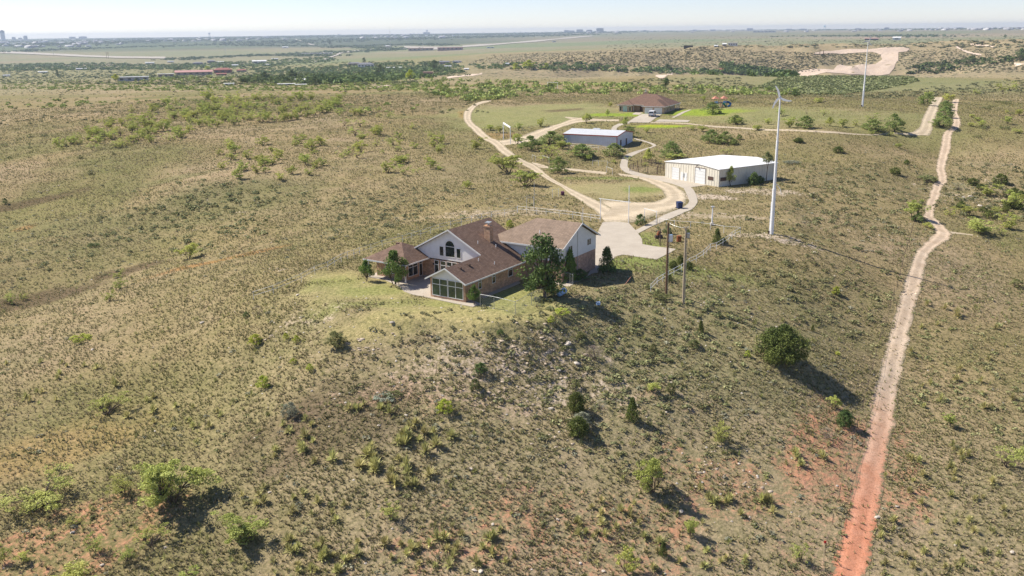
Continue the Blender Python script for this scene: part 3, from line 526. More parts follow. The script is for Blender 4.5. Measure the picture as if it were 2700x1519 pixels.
for a0, a1, z0, z1 in ((3.2, 3.85, 1.25, 2.5), (6.65, 7.35, 1.3, 2.55), (10.8, 11.9, 1.3, 2.6)): win(house, 'x', 0, a0, a1, z0, z1, 0, z1 - .35, 1)
win(house, 'y', 8.86, -10.95, -10.25, 3.62, 5.0, 0, None, -1); win(house, 'y', 8.86, -7.8, -7.1, 3.62, 5.0, 0, None, -1); win(house, 'y', 8.86, -9.85, -8.2, 3.6, 5.12, 0, None, -1)
am = MB(); gl = MB(); c, R_ = -9.025, .83; n_ = 16
ring = [(math.cos(math.pi * k / n_), math.sin(math.pi * k / n_)) for k in range(n_ + 1)]
for k in range(n_):
    (c0, s0), (c1_, s1) = ring[k], ring[k + 1]
    am.prism([(c + R_ * c0, 8.86, 5.2 + R_ * s0), (c + (R_ + .1) * c0, 8.86, 5.2 + (R_ + .1) * s0), (c + (R_ + .1) * c1_, 8.86, 5.2 + (R_ + .1) * s1), (c + R_ * c1_, 8.86, 5.2 + R_ * s1)], (0, -.06, 0))
gl.prism([(c + (R_ - .003) * a, 8.86, 5.203 + (R_ - .005) * b) for a, b in ring], (0, -.02, 0)); af = am.build('window', M_trim, house); af['label'] = 'half round arched top window'; gl.build('pane', M_glass, af)
for a0, a1 in ((-12.0, -11.3), (-10.85, -10.0), (-9.7, -8.85), (-8.7, -7.9), (-7.6, -6.8)): win(house, 'y', 8.9, a0, a1, .12, 2.72, 0, 2.1, -1)
win(house, 'x', -14.4, 5.5, 7.6, .6, 2.4, 1, 1.9, 1); win(house, 'x', -14.4, 8.1, 8.75, .15, 2.5, 0, 2.0, 1); win(house, 'y', 5.2, -18.6, -16.2, .8, 2.3, 1, None, -1)
win(house, 'x', 6.27, 23.4, 24.5, 4.25, 5.15, 1, None, 1); win(house, 'x', 6.27, 17.6, 18.7, 4.25, 5.15, 1, None, 1)
for a, b in ((-13.7, 3.9), (-20.8, 3.9)): MB().box(a - .09, a + .09, b - .09, b + .09, 0, 2.95).build('porch_post', M_trim, house)
ch = MB(); ch.box(-5.7, -4.65, 13.0, 13.9, 5.0, 8.0).box(-5.78, -4.57, 12.92, 13.98, 7.78, 7.95); chim = ch.build('chimney', M_brick, house); chim.parent = roof; 
cc = MB(); cc.tube([(-5.18, 13.45, 8.0), (-5.18, 13.45, 8.35)], .16, 8).prism([(-5.6, 13.1, 8.33), (-4.75, 13.1, 8.33), (-4.75, 13.8, 8.45), (-5.6, 13.8, 8.45)], (0, 0, .1)); cc.build('chimney_cap', M_galv, roof)
for a, b, k in ((-2.2, 1.9, 0), (-2.2, 4.0, 0), (-2.3, 6.6, 1), (-.9, 8.6, 1), (-5.1, 10.5, 1), (-3.5, 12.9, 1)):
    v_ = MB(); z = zr(a)
    if k: v_.tube([(a, b, z - .05), (a, b, z + .42)], .05, 6)
    else: v_.box(a - .22, a + .22, b - .2, b + .2, z - .1, z + .18)
    v_.build('roof_vent', M_white_metal if k else M_shingle, roof)
v_ = MB(); v_.box(-17.9, -17.4, 7.0, 7.5, 4.8, 5.15); v_.build('roof_vent', M_shingle, hip)
MB().tube([(1.2, 17.8, 6.5), (1.2, 17.8, 7.1)], .07, 6).build('roof_vent', M_white_metal, groof); v_ = MB(); v_.tube([(6.8, rg, 8.1), (6.8, rg, 10.6)], .03, 5).tube([(6.8, rg - .35, 8.6), (6.8, rg + .35, 8.6)], .02, 4); v_.build('mast', M_white_metal, groof)
v_ = MB(); v_.tube([(6.32, 20.3, -.2), (6.32, 20.3, 7.6)], .035, 5); v_.build('conduit', M_galv, house)
v_ = MB(); v_.box(-12.3, -12.15, 8.78, 8.895, 2.0, 2.25); v_.build('wall_lamp', M_black, house)

# ---- white metal workshop
P0 = gp(1560 + 1425 / 4.262, 220 + 1165 / 4.262); shop = empty('metal_workshop', (P0[0], P0[1], P0[2] - .03), -math.radians(147.5 - 90)); SW, SD = 18.7, 19.6
tag(shop, 'cream metal workshop with white roof and two tall white roller doors', 'workshop')
# local x runs along the front (0 = near corner, -SW = far left corner), local y goes back
w_ = MB(); apx = -6.6
w_.prism([(-SW, 0, -.6), (0, 0, -.6), (0, 0, 4.15), (apx, 0, 4.72), (-SW, 0, 4.05)], (0, SD, 0))
for k in range(21):
    x0 = -SW + k * SW / 21 + .2; zt_ = 4.0 if x0 < -SW + .1 else (4.05 + (x0 + SW) / (SW + apx) * .6 if x0 < apx else 4.15 + (-x0) / (-apx) * .5)
    w_.box(x0, x0 + .14, -.05, .01, -.3, zt_ - .05)
for k in range(22): w_.box(-.01, .05, k * SD / 22 + .2, k * SD / 22 + .34, -.3, 4.08)
w_.build('wall', M_cream, shop)
r_ = MB(); slab(r_, [(.2, -.2, 4.22), (.2, SD + .2, 4.22), (apx, SD + .2, 4.83), (apx, -.2, 4.83)], .12); slab(r_, [(apx, -.2, 4.83), (apx, SD + .2, 4.83), (-SW - .2, SD + .2, 4.13), (-SW - .2, -.2, 4.13)], .12); r_.build('roof', M_white_roof, shop)
for a0, a1, z1 in ((2.6, 5.1, 3.0), (10.8, 14.25, 3.78)):
    d_ = MB()
    for k in range(5): d_.box(-SW + a0, -SW + a1, -.07, -.02, .02 + k * (z1 / 5), (k + 1) * (z1 / 5) - .02)
    dd = d_.build('roller_door', M_door, shop)
    f_ = MB(); f_.box(-SW + a0 - .12, -SW + a0, -.1, .0, 0, z1 + .12).box(-SW + a1, -SW + a1 + .12, -.1, 0, 0, z1 + .12).box(-SW + a0, -SW + a1, -.1, 0, z1, z1 + .12); f_.build('frame', M_brown if a0 > 9 else M_cream, dd)
for a0 in (5.75, 7.1):
    d_ = MB(); d_.box(-SW + a0, -SW + a0 + .85, -.08, -.02, .02, 2.1); dd = d_.build('door', M_door, shop); f_ = MB(); f_.box(-SW + a0 + .72, -SW + a0 + .78, -.13, -.08, 1.0, 1.1); f_.build('handle', M_galv, dd)
m_ = MB(); m_.box(-SW + 6.85, -SW + 7.05, -.16, -.02, .9, 1.9); m_.build('meter_box', M_galv, shop)
for ax_, a0, a1 in (('y', -SW + 15.15, -SW + 16.9), ('x', .5, 2.4)):
    f_ = MB(); p_ = -.02 if ax_ == 'y' else .06; s = -1 if ax_ == 'y' else 1
    (f_.box(a0, a1, p_, p_ - .06, 1.35, 2.2) if ax_ == 'y' else f_.box(p_ - .02, p_ + .06, a0, a1, 1.35, 2.2)); ff = f_.build('window', M_brown, shop)
l_ = MB(); l_.tube([(apx - .4, -.05, 4.3), (apx - .4, -.45, 4.35)], .05, 6).box(apx - .55, apx - .25, -.6, -.35, 4.15, 4.35); l_.build('lamp', M_dark_metal, shop)

# ---- red trimmed metal shed
a_ = un(1200 + 1820 / 4.262, 220 + 592 / 4.262, 5.0); zb = float(hh(a_[0], a_[1])); SHH = 5.0 - zb
shed = empty('metal_shed', (a_[0], a_[1], zb), -math.radians(118.5 - 90)); tag(shed, 'long blue grey metal shed with red eave trim among green bushes', 'shed'); LW, LD_ = 17.8, 13.0
w_ = MB(); w_.prism([(0, 0, -2), (0, LD_, -2), (0, LD_, SHH), (0, LD_ * .5, SHH + .95), (0, 0, SHH)], (-LW, 0, 0))
for k in range(30): w_.box(-LW + k * LW / 30 + .1, -LW + k * LW / 30 + .2, -.04, .01, -1, SHH - .2)
for k in range(20): w_.box(-.01, .04, k * LD_ / 20 + .2, k * LD_ / 20 + .3, -1, SHH - .1)
w_.build('wall', M_greymetal, shed)
r_ = MB(); slab(r_, [(.25, -.25, SHH + .05), (.25, LD_ / 2, SHH + 1.08), (-LW - .25, LD_ / 2, SHH + 1.08), (-LW - .25, -.25, SHH + .05)], .1); slab(r_, [(.25, LD_ + .25, SHH + .05), (-LW - .25, LD_ + .25, SHH + .05), (-LW - .25, LD_ / 2, SHH + 1.08), (.25, LD_ / 2, SHH + 1.08)], .1)
rf = r_.build('roof', M_greyroof, shed); r_ = MB(); r_.box(-10.6, -8.4, LD_ / 2 - .3, LD_ / 2 + .3, SHH + .95, SHH + 1.4); r_.build('ridge_vent', M_white_roof, rf)
t_ = MB(); t_.box(-LW - .27, .27, -.33, -.26, SHH - .22, SHH + .07)
t_.prism([(.27, -.25, SHH + .08), (.27, LD_ / 2, SHH + 1.11), (.27, LD_ / 2, SHH + .85), (.27, -.25, SHH - .18)], (.07, 0, 0)); t_.prism([(.27, LD_ + .25, SHH + .08), (.27, LD_ / 2, SHH + 1.11), (.27, LD_ / 2, SHH + .85), (.27, LD_ + .25, SHH - .18)], (.07, 0, 0)); t_.build('trim', M_redtrim, shed)
MB().box(-.1, .07, -.08, .08, -.5, SHH - .2).build('corner_trim', M_redtrim, shed); MB().box(-LW - .05, -LW + .1, -.08, .08, -.5, SHH - .2).build('corner_trim', M_redtrim, shed)
for y0 in (2.6, 7.2): d_ = MB(); d_.box(.0, .07, y0, y0 + .95, -.3, 2.0); dd = d_.build('door', M_brown, shed); f_ = MB(); f_.box(.07, .1, y0 + .8, y0 + .86, .8, .9); f_.build('handle', M_galv, dd)

# ---- the far brick house with hipped roofs
g0 = gp(1560 + 580 / 4.262, 220 + 340 / 4.262); fa = math.radians(115)
fh = empty('far_brick_house', (g0[0], g0[1], g0[2]), -(fa - math.pi / 2)); tag(fh, 'tan brick bungalow with hipped red brown roof and white double garage', 'house')
w_ = MB(); w_.box(0, 8, 0, 15.5, -1, 2.75); w_.box(-6, 0, 7.0, 15.5, -1, 2.75).box(-11.3, -6, 4.6, 15.5, -1, 2.75); w_.build('brick_wall', M_brick2, fh)
def hiproof(m, x0, x1, y0, y1, z0, k):
    wx, wy = (x1 - x0) / 2, (y1 - y0) / 2; h = min(wx, wy); zt_ = z0 + h * k
    if wx > wy: a, b = (x0 + h, y0 + h, zt_), (x1 - h, y0 + h, zt_)
    else: a, b = (x0 + h, y0 + h, zt_), (x0 + h, y1 - h, zt_)
    c = [(x0, y0, z0), (x1, y0, z0), (x1, y1, z0), (x0, y1, z0)]
    if wx > wy: F_ = [[c[0], c[1], b, a], [c[1], c[2], b], [c[2], c[3], a, b], [c[3], c[0], a]]
    else: F_ = [[c[0], c[1], a], [c[1], c[2], b, a], [c[2], c[3], b], [c[3], c[0], a, b]]
    for f in F_: slab(m, f, .12)
r_ = MB(); hiproof(r_, -11.9, 8.9, 5.2, 21.2, 2.8, .47); hiproof(r_, -.6, 8.65, -.6, 12, 2.79, .47); hiproof(r_, -11.95, -5.4, 4.0, 14, 2.78, .47); fr = r_.build('roof', M_shingle2, fh)
for bb in ((-.65, 8.7, -.66, -.6, 2.6, 2.81), (-12, -5.35, 3.94, 4.0, 2.6, 2.8), (8.66, 8.72, -.6, 5.2, 2.6, 2.8), (-5.4, -.66, 5.14, 5.2, 2.6, 2.82), (8.9, 8.96, 5.2, 21.2, 2.6, 2.8)): MB().box(*bb).build('fascia', M_trim, fh)
c_ = MB(); c_.box(-4.3, -3.1, 14.2, 15.2, 5.3, 7.2); cz = c_.build('chimney', M_brick2, fr); c_ = MB(); c_.tube([(-3.7, 14.7, 7.2), (-3.7, 14.7, 8.2)], .22, 8); c_.build('chimney_cap', M_galv, fr)
for a0, a1 in ((.6, 3.6), (4.3, 7.3)):
    d_ = MB()
    for k in range(4): d_.box(a0, a1, -.08, -.01, .03 + k * .57, .57 + k * .57)
    d_.build('garage_door', M_door, fh)
win(fh, 'y', 4.6, -9.6, -8.0, .2, 2.2, 1, None, -1, mat('pale_curtain', (.45, .60, .52), .5, .1)); win(fh, 'x', 8, 4, 5.2, .9, 2.2, 0, None, 1); win(fh, 'x', 8, 9, 10.2, .9, 2.2, 0, None, 1)
for a0 in (-10.9, -7.1): win(fh, 'y', 4.6, a0, a0 + .7, .5, 2.1, 0, None, -1)
d_ = MB(); d_.box(-3.6, -2.6, 6.93, 6.99, 0, 2.1); d_.build('door', M_brown, fh)
for x_ in (-5.6, -.9): p_ = MB(); p_.box(x_ - .1, x_ + .1, 5.5, 5.7, -.2, 2.7); p_.build('porch_post', M_trim, fh)
for k in range(4): p_ = MB(); p_.box(8.4, 8.56, 15.7 + k * 1.7, 15.86 + k * 1.7, -.6, 2.75); p_.build('porch_post', M_trim, fh)
q_ = MB(); q_.box(-4, 8.9, 15.5, 21, -.8, .03); q_.build('porch_slab', M_conc, fh)
# ================================================================= objects standing about
M_blue = mat('dark_blue_plastic', (.02, .035, .10), .5, .2); M_rust = mat('rust', (.22, .075, .03), .8, .35, 4); M_red = mat('faded_red_paint', (.42, .09, .05), .6, .2); M_lightblue = mat('pale_blue_plastic', (.35, .50, .72), .4, .1)
M_vanwhite = mat('white_car_paint', (.78, .79, .80), .25, .02, spec=.6); M_carglass = mat('car_glass', (.02, .025, .03), .08, .1, spec=.8); M_slideblue = mat('blue_slide_plastic', (.02, .13, .30), .4, .1); M_green = mat('green_plastic', (.02, .16, .10), .5, .1); M_salmon = mat('faded_red_roof', (.52, .22, .15), .6, .1)
M_stone = mat('limestone', (.50, .44, .37), .95, .2, 2.5, bump=.4)
def at(px, py, R=None):
    if R: px, py = R[0] + px / R[2], R[1] + py / R[2]
    return gp(px, py)
def rec(o, label, cat, group=None): return tag(o, label, cat, group)
def copy_tree(o, parent=None):
    c = o.copy(); COL.objects.link(c)
    if parent: c.parent = parent
    for ch in [x for x in o.children]: copy_tree(ch, c)
    return c
# wind turbines: a telescoping steel pole with a three bladed swept rotor
def blade(ang, Rr, name_parent):
    m = MB(); ca, sa = math.cos(ang), math.sin(ang); n_ = 12; top = []; bot = []
    for k in range(n_ + 1):
        t = k / n_; r = Rr * t; sw = -.30 * math.sin(t * math.pi * .55) * (1 - t * .1) + .34 * t * t
        w0 = .07 + .15 * math.sin(min(1, t * 2.2 + .12) * math.pi / 2) * (1 - t) ** .6; th = .03 * (1 - .8 * t)
        for s, L_ in ((w0, top), (-w0, bot)):
            u, v = r, sw + s; L_.append((u * ca - v * sa, u * sa + v * ca, th))
    vs = []
    for k in range(n_ + 1):
        for (x, z, th) in (top[k], bot[k]): vs += [(x, -.55 - th, z), (x, -.55 + th, z)]
    fs = []
    for k in range(n_):
        a = 4 * k; b = a + 4; fs += [(a, b, b + 2, a + 2), (a + 1, a + 3, b + 3, b + 1), (a, a + 1, b + 1, b), (a + 2, b + 2, b + 3, a + 3)]
    fs += [(0, 2, 3, 1), (4 * n_, 4 * n_ + 1, 4 * n_ + 3, 4 * n_ + 2)]; m.add(vs, fs); return m.build('blade', M_white_metal, name_parent, smooth=False)
def turbine(p, yaw, h=24.3, angs=(1.93, 4.16, -.27)):
    root = empty('wind_turbine', (p[0], p[1], p[2] - .1), yaw); sec = [(0, 8.3, .36, .31), (8.2, 16.8, .27, .21), (16.7, h, .175, .12)]
    for z0, z1, r0, r1 in sec:
        m = MB(); m.tube([(0, 0, z0), (0, 0, z1)], [r0, r1], 12); m.tube([(0, 0, z0), (0, 0, z0 + .22)], [r0 + .05, r0 + .05], 12); m.build('tower_section', M_white_metal, root, smooth=False)
    m = MB(); m.tube([(-.42, -.05, 0), (-.36, -.05, 6.0)], .06, 6); m.build('conduit', M_white_metal, root)
    m = MB(); m.box(-.62, -.3, -.25, .1, 0, .75); m.build('junction_box', M_brown, root)
    m = MB(); m.tube([(0, -.35, h + .12), (0, .1, h + .15), (0, .75, h + .12)], [.17, .2, .08], 10).tube([(0, 0, h - .05), (0, 0, h + .12)], [.12, .12], 10); nac = m.build('nacelle', M_galv, root, smooth=True)
    m = MB(); m.tube([(0, -.7, 0), (0, -.55, 0), (0, -.38, 0)], [.05, .15, .17], 10); hub = m.build('rotor', M_galv, nac); hub.location = (0, 0, h + .12); hub.name = 'hub'
    for a in angs: b = blade(a, 2.15, nac); b.location = (0, 0, h + .12)
    return root
t1 = turbine(at(2034, 618), -.5); rec(t1, 'tall white wind turbine on telescoping pole at the bare hill edge', 'wind turbine', 'small wind turbines')
m = MB(); m.tube([(.3, -.1, 9.3), (.75, -.15, 8.9), (1.15, -.2, 8.3), (1.3, -.2, 7.6), (1.2, -.2, 7.45)], [.035, .045, .05, .06, .03], 6); m.build('cable_bracket', M_white_metal, t1)
t2 = turbine(at(2274, 281), .0, angs=(1.2, 3.3, 5.4)); rec(t2, 'distant slim white wind turbine in the pasture left of the farm road', 'wind turbine', 'small wind turbines')
# utility poles
def upole(px, py, h, r, m_, lab):
    p = at(px, py); root = empty('utility_pole', p); m = MB(); m.tube([(0, 0, -.4), (0, 0, h)], [r, r * .72], 10); m.build('pole', m_, root)
    for s in (-.28, .28):
        m = MB(); m.tube([(0, 0, h - .35), (s, 0, h - .3), (s, 0, h - .1)], .03, 5).tube([(s, 0, h - .12), (s, 0, h + .08)], [.07, .05], 7); m.build('insulator', M_galv, root)
    m = MB(); m.tube([(r + .05, -.05, 0), (r + .04, -.05, h * .93)], .035, 5); m.build('conduit', M_galv, root); return rec(root, lab, 'utility pole', 'wooden utility poles below the driveway'), p
up1, pp1 = upole(1756, 775, 10.6, .17, M_wood, 'dark brown utility pole, left of the pair below the driveway'); up2, pp2 = upole(1801, 800, 11.2, .19, M_wood2, 'pale weathered utility pole, right of the pair below the driveway')
m = MB(); m.box(.15, .55, -.2, .2, 9.6, 10.3); m.build('meter_can', M_galv, up2)
def wire(a, b, sag, r=.012):
    m = MB(); a, b = Vector(a), Vector(b); m.tube([a.lerp(b, t) - Vector((0, 0, sag * 4 * t * (1 - t))) for t in np.linspace(0, 1, 9)], r, 4); return m
pj_ = at(918, 512, R2)
o = wire((pp1[0], pp1[1], pp1[2] + 10.2), (pj_[0], pj_[1], pj_[2] + 2.6), .1, .02).build('guy_wire', M_galv); rec(o, 'thin steel guy wire running from the brown pole to the dark stub post', 'wire')
o = wire((pp1[0] + .2, pp1[1], pp1[2] + 10.5), (pp2[0] - .2, pp2[1], pp2[2] + 11.1), .15, .015).build('overhead_wire', M_galv); rec(o, 'overhead wire joining the tops of the two utility poles', 'wire')
o = MB().tube([pj_ + [0, 0, -.3], pj_ + [0, 0, 2.8]], .09, 7).box(pj_[0] - .25, pj_[0] + .25, pj_[1] - .06, pj_[1] + .06, pj_[2] + 2.1, pj_[2] + 2.3).build('stub_post', M_dark_metal); rec(o, 'dark stub post beside the junk left of the brown utility pole', 'post')

# pipe fences
def fence(pts, R, h, rails, m_, label, sp=2.5, rp=.036, cat='fence', post_h=None, name='pipe_fence', wires=False):
    P = [at(x, y, R) for x, y in pts]; root = empty(name, P[0]); base = P[0]; posts = []
    for k in range(len(P) - 1):
        d = np.hypot(*(P[k + 1] - P[k])[:2]); n_ = max(1, round(d / sp))
        for q in range(n_ + (k == len(P) - 2)):
            t = q / n_; xy = P[k] + (P[k + 1] - P[k]) * t; posts.append(np.array([xy[0], xy[1], float(hh(xy[0], xy[1]))]))
    for p in posts:
        q = p - base; m = MB(); m.tube([q + [0, 0, -.3], q + [0, 0, (post_h or h)]], rp, 6); m.build('post', m_, root)
    for z in rails:
        m = MB(); m.tube([p - base + [0, 0, z] for p in posts], rp * .72 if not wires else .008, 5, cap=False); m.build('wire' if wires else 'rail', m_, root)
    return rec(root, label, cat)
fence([(669, 792), (721, 776), (795, 745), (865, 713), (949, 673), (1008, 655), (1062, 641), (1110, 627), (1160, 609)], None, 1.4, (1.35, .75), M_white_metal, 'long white pipe fence curving along the hill edge left of the brick house', 2.9)
fence([(1160, 609), (1296, 576), (1365, 564)], None, 1.4, (1.35, .75), M_white_metal, 'white pipe fence running behind the gabled roof of the brick house', 3)
fence([(1364, 561), (1440, 569), (1510, 577), (1582, 588)], None, 1.45, (1.4, .85), M_white_metal, 'white two rail fence left of the tall gate by the driveway', 2.6)
fence([(1660, 588), (1700, 591), (1733, 594)], None, 1.3, (1.2, .6), M_wood2, 'short fence behind the bush right of the tall gate', 2.6)
fence([(915, 262), (1100, 290), (1305, 303), (1560, 330), (1730, 362), (1940, 376)], R2, 1.35, (1.3,), M_white_metal, 'white single rail fence across the bare ground right of the concrete path', 3)
fence([(1940, 376), (1872, 408), (1795, 472), (1720, 522), (1638, 570), (1558, 588), (1470, 673), (1380, 735), (1292, 775), (1192, 855), (1095, 905), (882, 1030), (800, 1115)], R2, 1.25, (1.2, .65), M_white_metal, 'white two rail fence running down the slope behind the utility poles', 2.4)
fence([(868, 862), (905, 880), (985, 872), (1055, 895)], R3, 1.6, (1.5,), M_white_metal, 'bent white pipe fence under the mesquite left of the dirt road fork', 3.5)
fence([(1545, 925), (1612, 930), (1710, 930)], R3, 1.5, (1.4,), M_white_metal, 'white pipe rail standing in grass between bushes and the curved path', 3.6)
fence([(1700, 1003), (1768, 1030)], R3, 1.7, (1.6,), M_white_metal, 'short white pipe rail at the end of the dirt spur', 5)
fence([(1300, 722), (1612, 750), (1700, 757), (1870, 775), (1940, 780)], R3, 1.3, (1.2, .7), M_white_metal, 'white rail fence in front of the grey metal shed', 3.4)
fence([(1093, 1290), (1162, 1282)], R3, 2.1, (1.9,), M_white_metal, 'little white pipe frame beside the red box left of the dirt road', 3)
fence([(803, 1400), (882, 1385)], R3, 2.2, (2.1,), M_white_metal, 'white pipe frame standing in the brush left of the tall gate', 4)
fence([(540, 632), (590, 628), (635, 622)], R3, 1.3, (1.2, .9, .5), M_dark_metal, 'dark pipe fence behind the white arch gateway', 2)
# chain link run round the sunroom yard
def chainlink(pts, R, h, label):
    P = [at(x, y, R) for x, y in pts]; base = P[0]; root = empty('chain_link_fence', base)
    for k, p in enumerate(P): q = p - base; m = MB(); m.tube([q + [0, 0, -.2], q + [0, 0, h + .05]], .04, 6); m.build('post', M_galv, root)
    m = MB(); m.tube([p - base + [0, 0, h] for p in P], .025, 5); m.build('rail', M_galv, root); m = MB()
    for k in range(len(P) - 1):
        a, b = P[k] - base, P[k + 1] - base; d = np.hypot(*(b - a)[:2]); n_ = int(d / .32); hz_ = h
        for q in range(-int(h / .32), n_ + 1):
            for s in (1, -1):
                s0 = q * .32; pts_ = [(s0, 0 if s > 0 else hz_), (s0 + hz_, hz_ if s > 0 else 0)]; (xa, za), (xb, zb_) = pts_
                f0, f1 = max(0, -xa / (xb - xa)), min(1, (d - xa) / (xb - xa))
                if f1 <= f0: continue
                p0 = a + (b - a) * ((xa + (xb - xa) * f0) / d) + [0, 0, za + (zb_ - za) * f0]; p1 = a + (b - a) * ((xa + (xb - xa) * f1) / d) + [0, 0, za + (zb_ - za) * f1]
                m.tube([p0, p1], .006, 3, cap=False)
    m.build('wire_mesh', M_galv, root); return rec(root, label, 'fence')
chainlink([(1240, 962), (1370, 985), (1570, 1035), (1722, 950), (1860, 885)], RH, 1.75, 'chain link fence enclosing the small yard beside the sunroom')
chainlink([(2000, 725), (2085, 745), (2113, 758), (2113, 745)], RH, 1.6, 'chain link panel standing by the slim tree near the two storey wing')
# wire fences with thin steel posts
fence([(682, 30), (640, 195), (610, 270), (590, 350), (573, 420), (550, 500), (525, 610), (497, 705), (472, 805), (440, 930), (408, 1050), (373, 1190), (335, 1345)], R7, 1.25, (1.15, .75), M_dark_metal, 'rusty barbed wire fence following the left side of the dirt track', 5.5, .03, name='wire_fence', wires=True)
fence([(2410, 590), (2397, 640), (2380, 700), (2365, 760)], None, 1.25, (1.15, .75), M_dark_metal, 'rusty wire fence on the slope between wind turbine and track', 5.5, .03, name='wire_fence', wires=True)
fence([(1440, 128), (1535, 165), (1632, 195)], R6, 1.5, (1.4, 1.0), M_dark_metal, 'dark fence corner above the track, right of the workshop', 3.5, .05)
fence([(218, 165), (420, 290), (920, 352), (1110, 372), (1268, 392), (1410, 402), (1490, 410)], RS, 1.3, (1.2,), M_dark_metal, 'thin wire fence crossing the rocky slope below the lawn', 9, .028, name='wire_fence', wires=True)
# tall gateways
def gate(pts, R, h, hs, label, bar=.07, beam=None, name='gate_frame'):
    P = [at(x, y, R) for x, y in pts]; base = P[0]; root = empty(name, base)
    for p, hp in zip(P, hs): q = p - base; m = MB(); m.tube([q + [0, 0, -.3], q + [0, 0, hp]], bar, 8); m.build('post', M_white_metal, root)
    d = (P[1] - P[0]); q0, q1 = -d * .06, d * 1.06; z0 = h; z1 = h - d[2]; m = MB()
    if beam: m.prism([(0, 0, h - beam), (d[0], d[1], d[2] + hs[1] - beam), (d[0], d[1], d[2] + hs[1]), (0, 0, h)], (.12, .06, 0))
    else: m.tube([(q0[0], q0[1], h), (q1[0], q1[1], d[2] + h)], bar * .8, 7)
    m.build('crossbar', M_white_metal, root); return rec(root, label, 'gate')
gate([(1583, 579), (1657, 589)], None, 4.15, (4.15, 7.3), 'tall white pipe gateway with one high post across the concrete driveway')
gate([(720, 215), (870, 258)], R2, 2.6, (2.6, 2.8), 'smaller white pipe frame standing right of the round bush', .05)
gate([(543, 632), (622, 682)], R3, 5.6, (5.6, 5.4), 'white arch gateway with a deep beam beside the dirt road', .12, .55)
gate([(1444, 234), (1470, 235)], None, 3.6, (3.6, 3.6), 'far white pipe frame in the green brush behind the pasture', .09)
o = MB(); p = at(890, 1420, R3); o = o.tube([p, p + [0, 0, 5.8]], .05, 6).build('flag_pole', M_galv); rec(o, 'thin bare pole in brush left of the dirt road', 'pole')
# corral
def corral():
    P = [at(x, y, R4) for x, y in ((425, 985), (735, 1028), (838, 965), (670, 930), (600, 905))]; P = [P[0], P[1], P[2], P[3], P[4], P[0]]; base = P[0]; root = empty('corral', base)
    for k in range(5):
        a, b = P[k] - base, P[k + 1] - base; d = np.hypot(*(b - a)[:2]); n_ = max(1, int(d / 3))
        for q in range(n_):
            u, v = a + (b - a) * (q / n_ + .01), a + (b - a) * ((q + 1) / n_ - .01); m = MB()
            for z in (.25, .6, .95, 1.3, 1.65): m.tube([u + [0, 0, z], v + [0, 0, z]], .035, 5)
            for w0 in (u, v): m.tube([w0 + [0, 0, -.1], w0 + [0, 0, 1.75]], .045, 5)
            m.build('panel', M_dark_metal, root)
    q = P[1] - base; m = MB(); m.tube([q + [0, 0, -.2], q + [0, 0, 2.4]], .12, 8); m.build('post', M_dark_metal, root)
    return rec(root, 'dark steel corral of open rail panels left of the workshop', 'corral')
corral()
# white instrument post
p = at(1580, 262, R2); root = empty('instrument_post', p); MB().box(-.35, .35, -.35, .35, -.2, .5).build('concrete_block', M_conc, root); MB().tube([(0, 0, .5), (0, 0, 3.6)], [.13, .1], 8).build('post', M_white_metal, root); MB().box(-.32, .3, -.12, .12, 3.5, 3.68).build('head', M_white_metal, root); rec(root, 'short white post on a concrete block in the bare ground', 'post')
# bins, drums and junk
def bin_(px, py, R, w, h, m_, label, cat='bin', yaw=.3):
    p = at(px, py, R); root = empty('wheeled_bin' if cat == 'bin' else cat.replace(' ', '_'), p, yaw); m = MB()
    m.prism([(-w * .42, -w * .38, .08), (w * .42, -w * .38, .08), (w * .42, w * .38, .08), (-w * .42, w * .38, .08)], (0, 0, h * .1)); m.add([(-w * .42, -w * .38, h * .1), (w * .42, -w * .38, h * .1), (w * .42, w * .38, h * .1), (-w * .42, w * .38, h * .1), (-w / 2, -w * .45, h), (w / 2, -w * .45, h), (w / 2, w * .45, h), (-w / 2, w * .45, h)], [(0, 1, 5, 4), (1, 2, 6, 5), (2, 3, 7, 6), (3, 0, 4, 7), (4, 5, 6, 7)]); m.build('body', m_, root)
    m = MB(); m.prism([(-w * .53, -w * .48, h), (w * .53, -w * .48, h), (w * .53, w * .48, h + .12), (-w * .53, w * .48, h + .12)], (0, 0, .07)); m.build('lid', m_, root)
    for s in (-1, 1): m = MB(); m.tube([(s * w * .46, w * .4, .12), (s * w * .54, w * .4, .12)], .12, 10); m.build('wheel', M_black, root)
    return rec(root, label, cat)
bin_(985, 1405, R4, 1.15, 1.25, M_blue, 'dark blue wheeled bin at the edge of the turning loop')
bin_(1208, 1258, R3, .75, .7, mat('maroon_plastic', (.10, .03, .06), .6), 'small dark maroon box beside the white pipe frame', 'crate', .1)
def drum(px, py, R, m_, label, r=.42, h=1.05):
    p = at(px, py, R); root = empty('drum', p); MB().tube([(0, 0, 0), (0, 0, h)], r, 14).build('body', m_, root)
    for z in (.02, h * .35, h * .67, h - .03): MB().tube([(0, 0, z), (0, 0, z + .04)], r + .03, 14).build('hoop', m_, root)
    return rec(root, label, 'drum')
drum(1160, 470, R2, M_rust, 'rusty burn barrel between the two utility poles')
p = at(1048, 482, R2); root = empty('metal_cabinet', p, .2); MB().box(-.38, .38, -.2, .2, .15, 1.4).build('body', M_lightblue, root); MB().box(-.34, .34, -.23, -.2, .2, 1.35).build('door', M_white_metal, root)
for sx in (-.3, .3): MB().tube([(sx, 0, -.3), (sx, 0, .15)], .03, 5).build('leg', M_galv, root)
rec(root, 'pale blue metal cabinet standing behind the brown utility pole', 'cabinet')
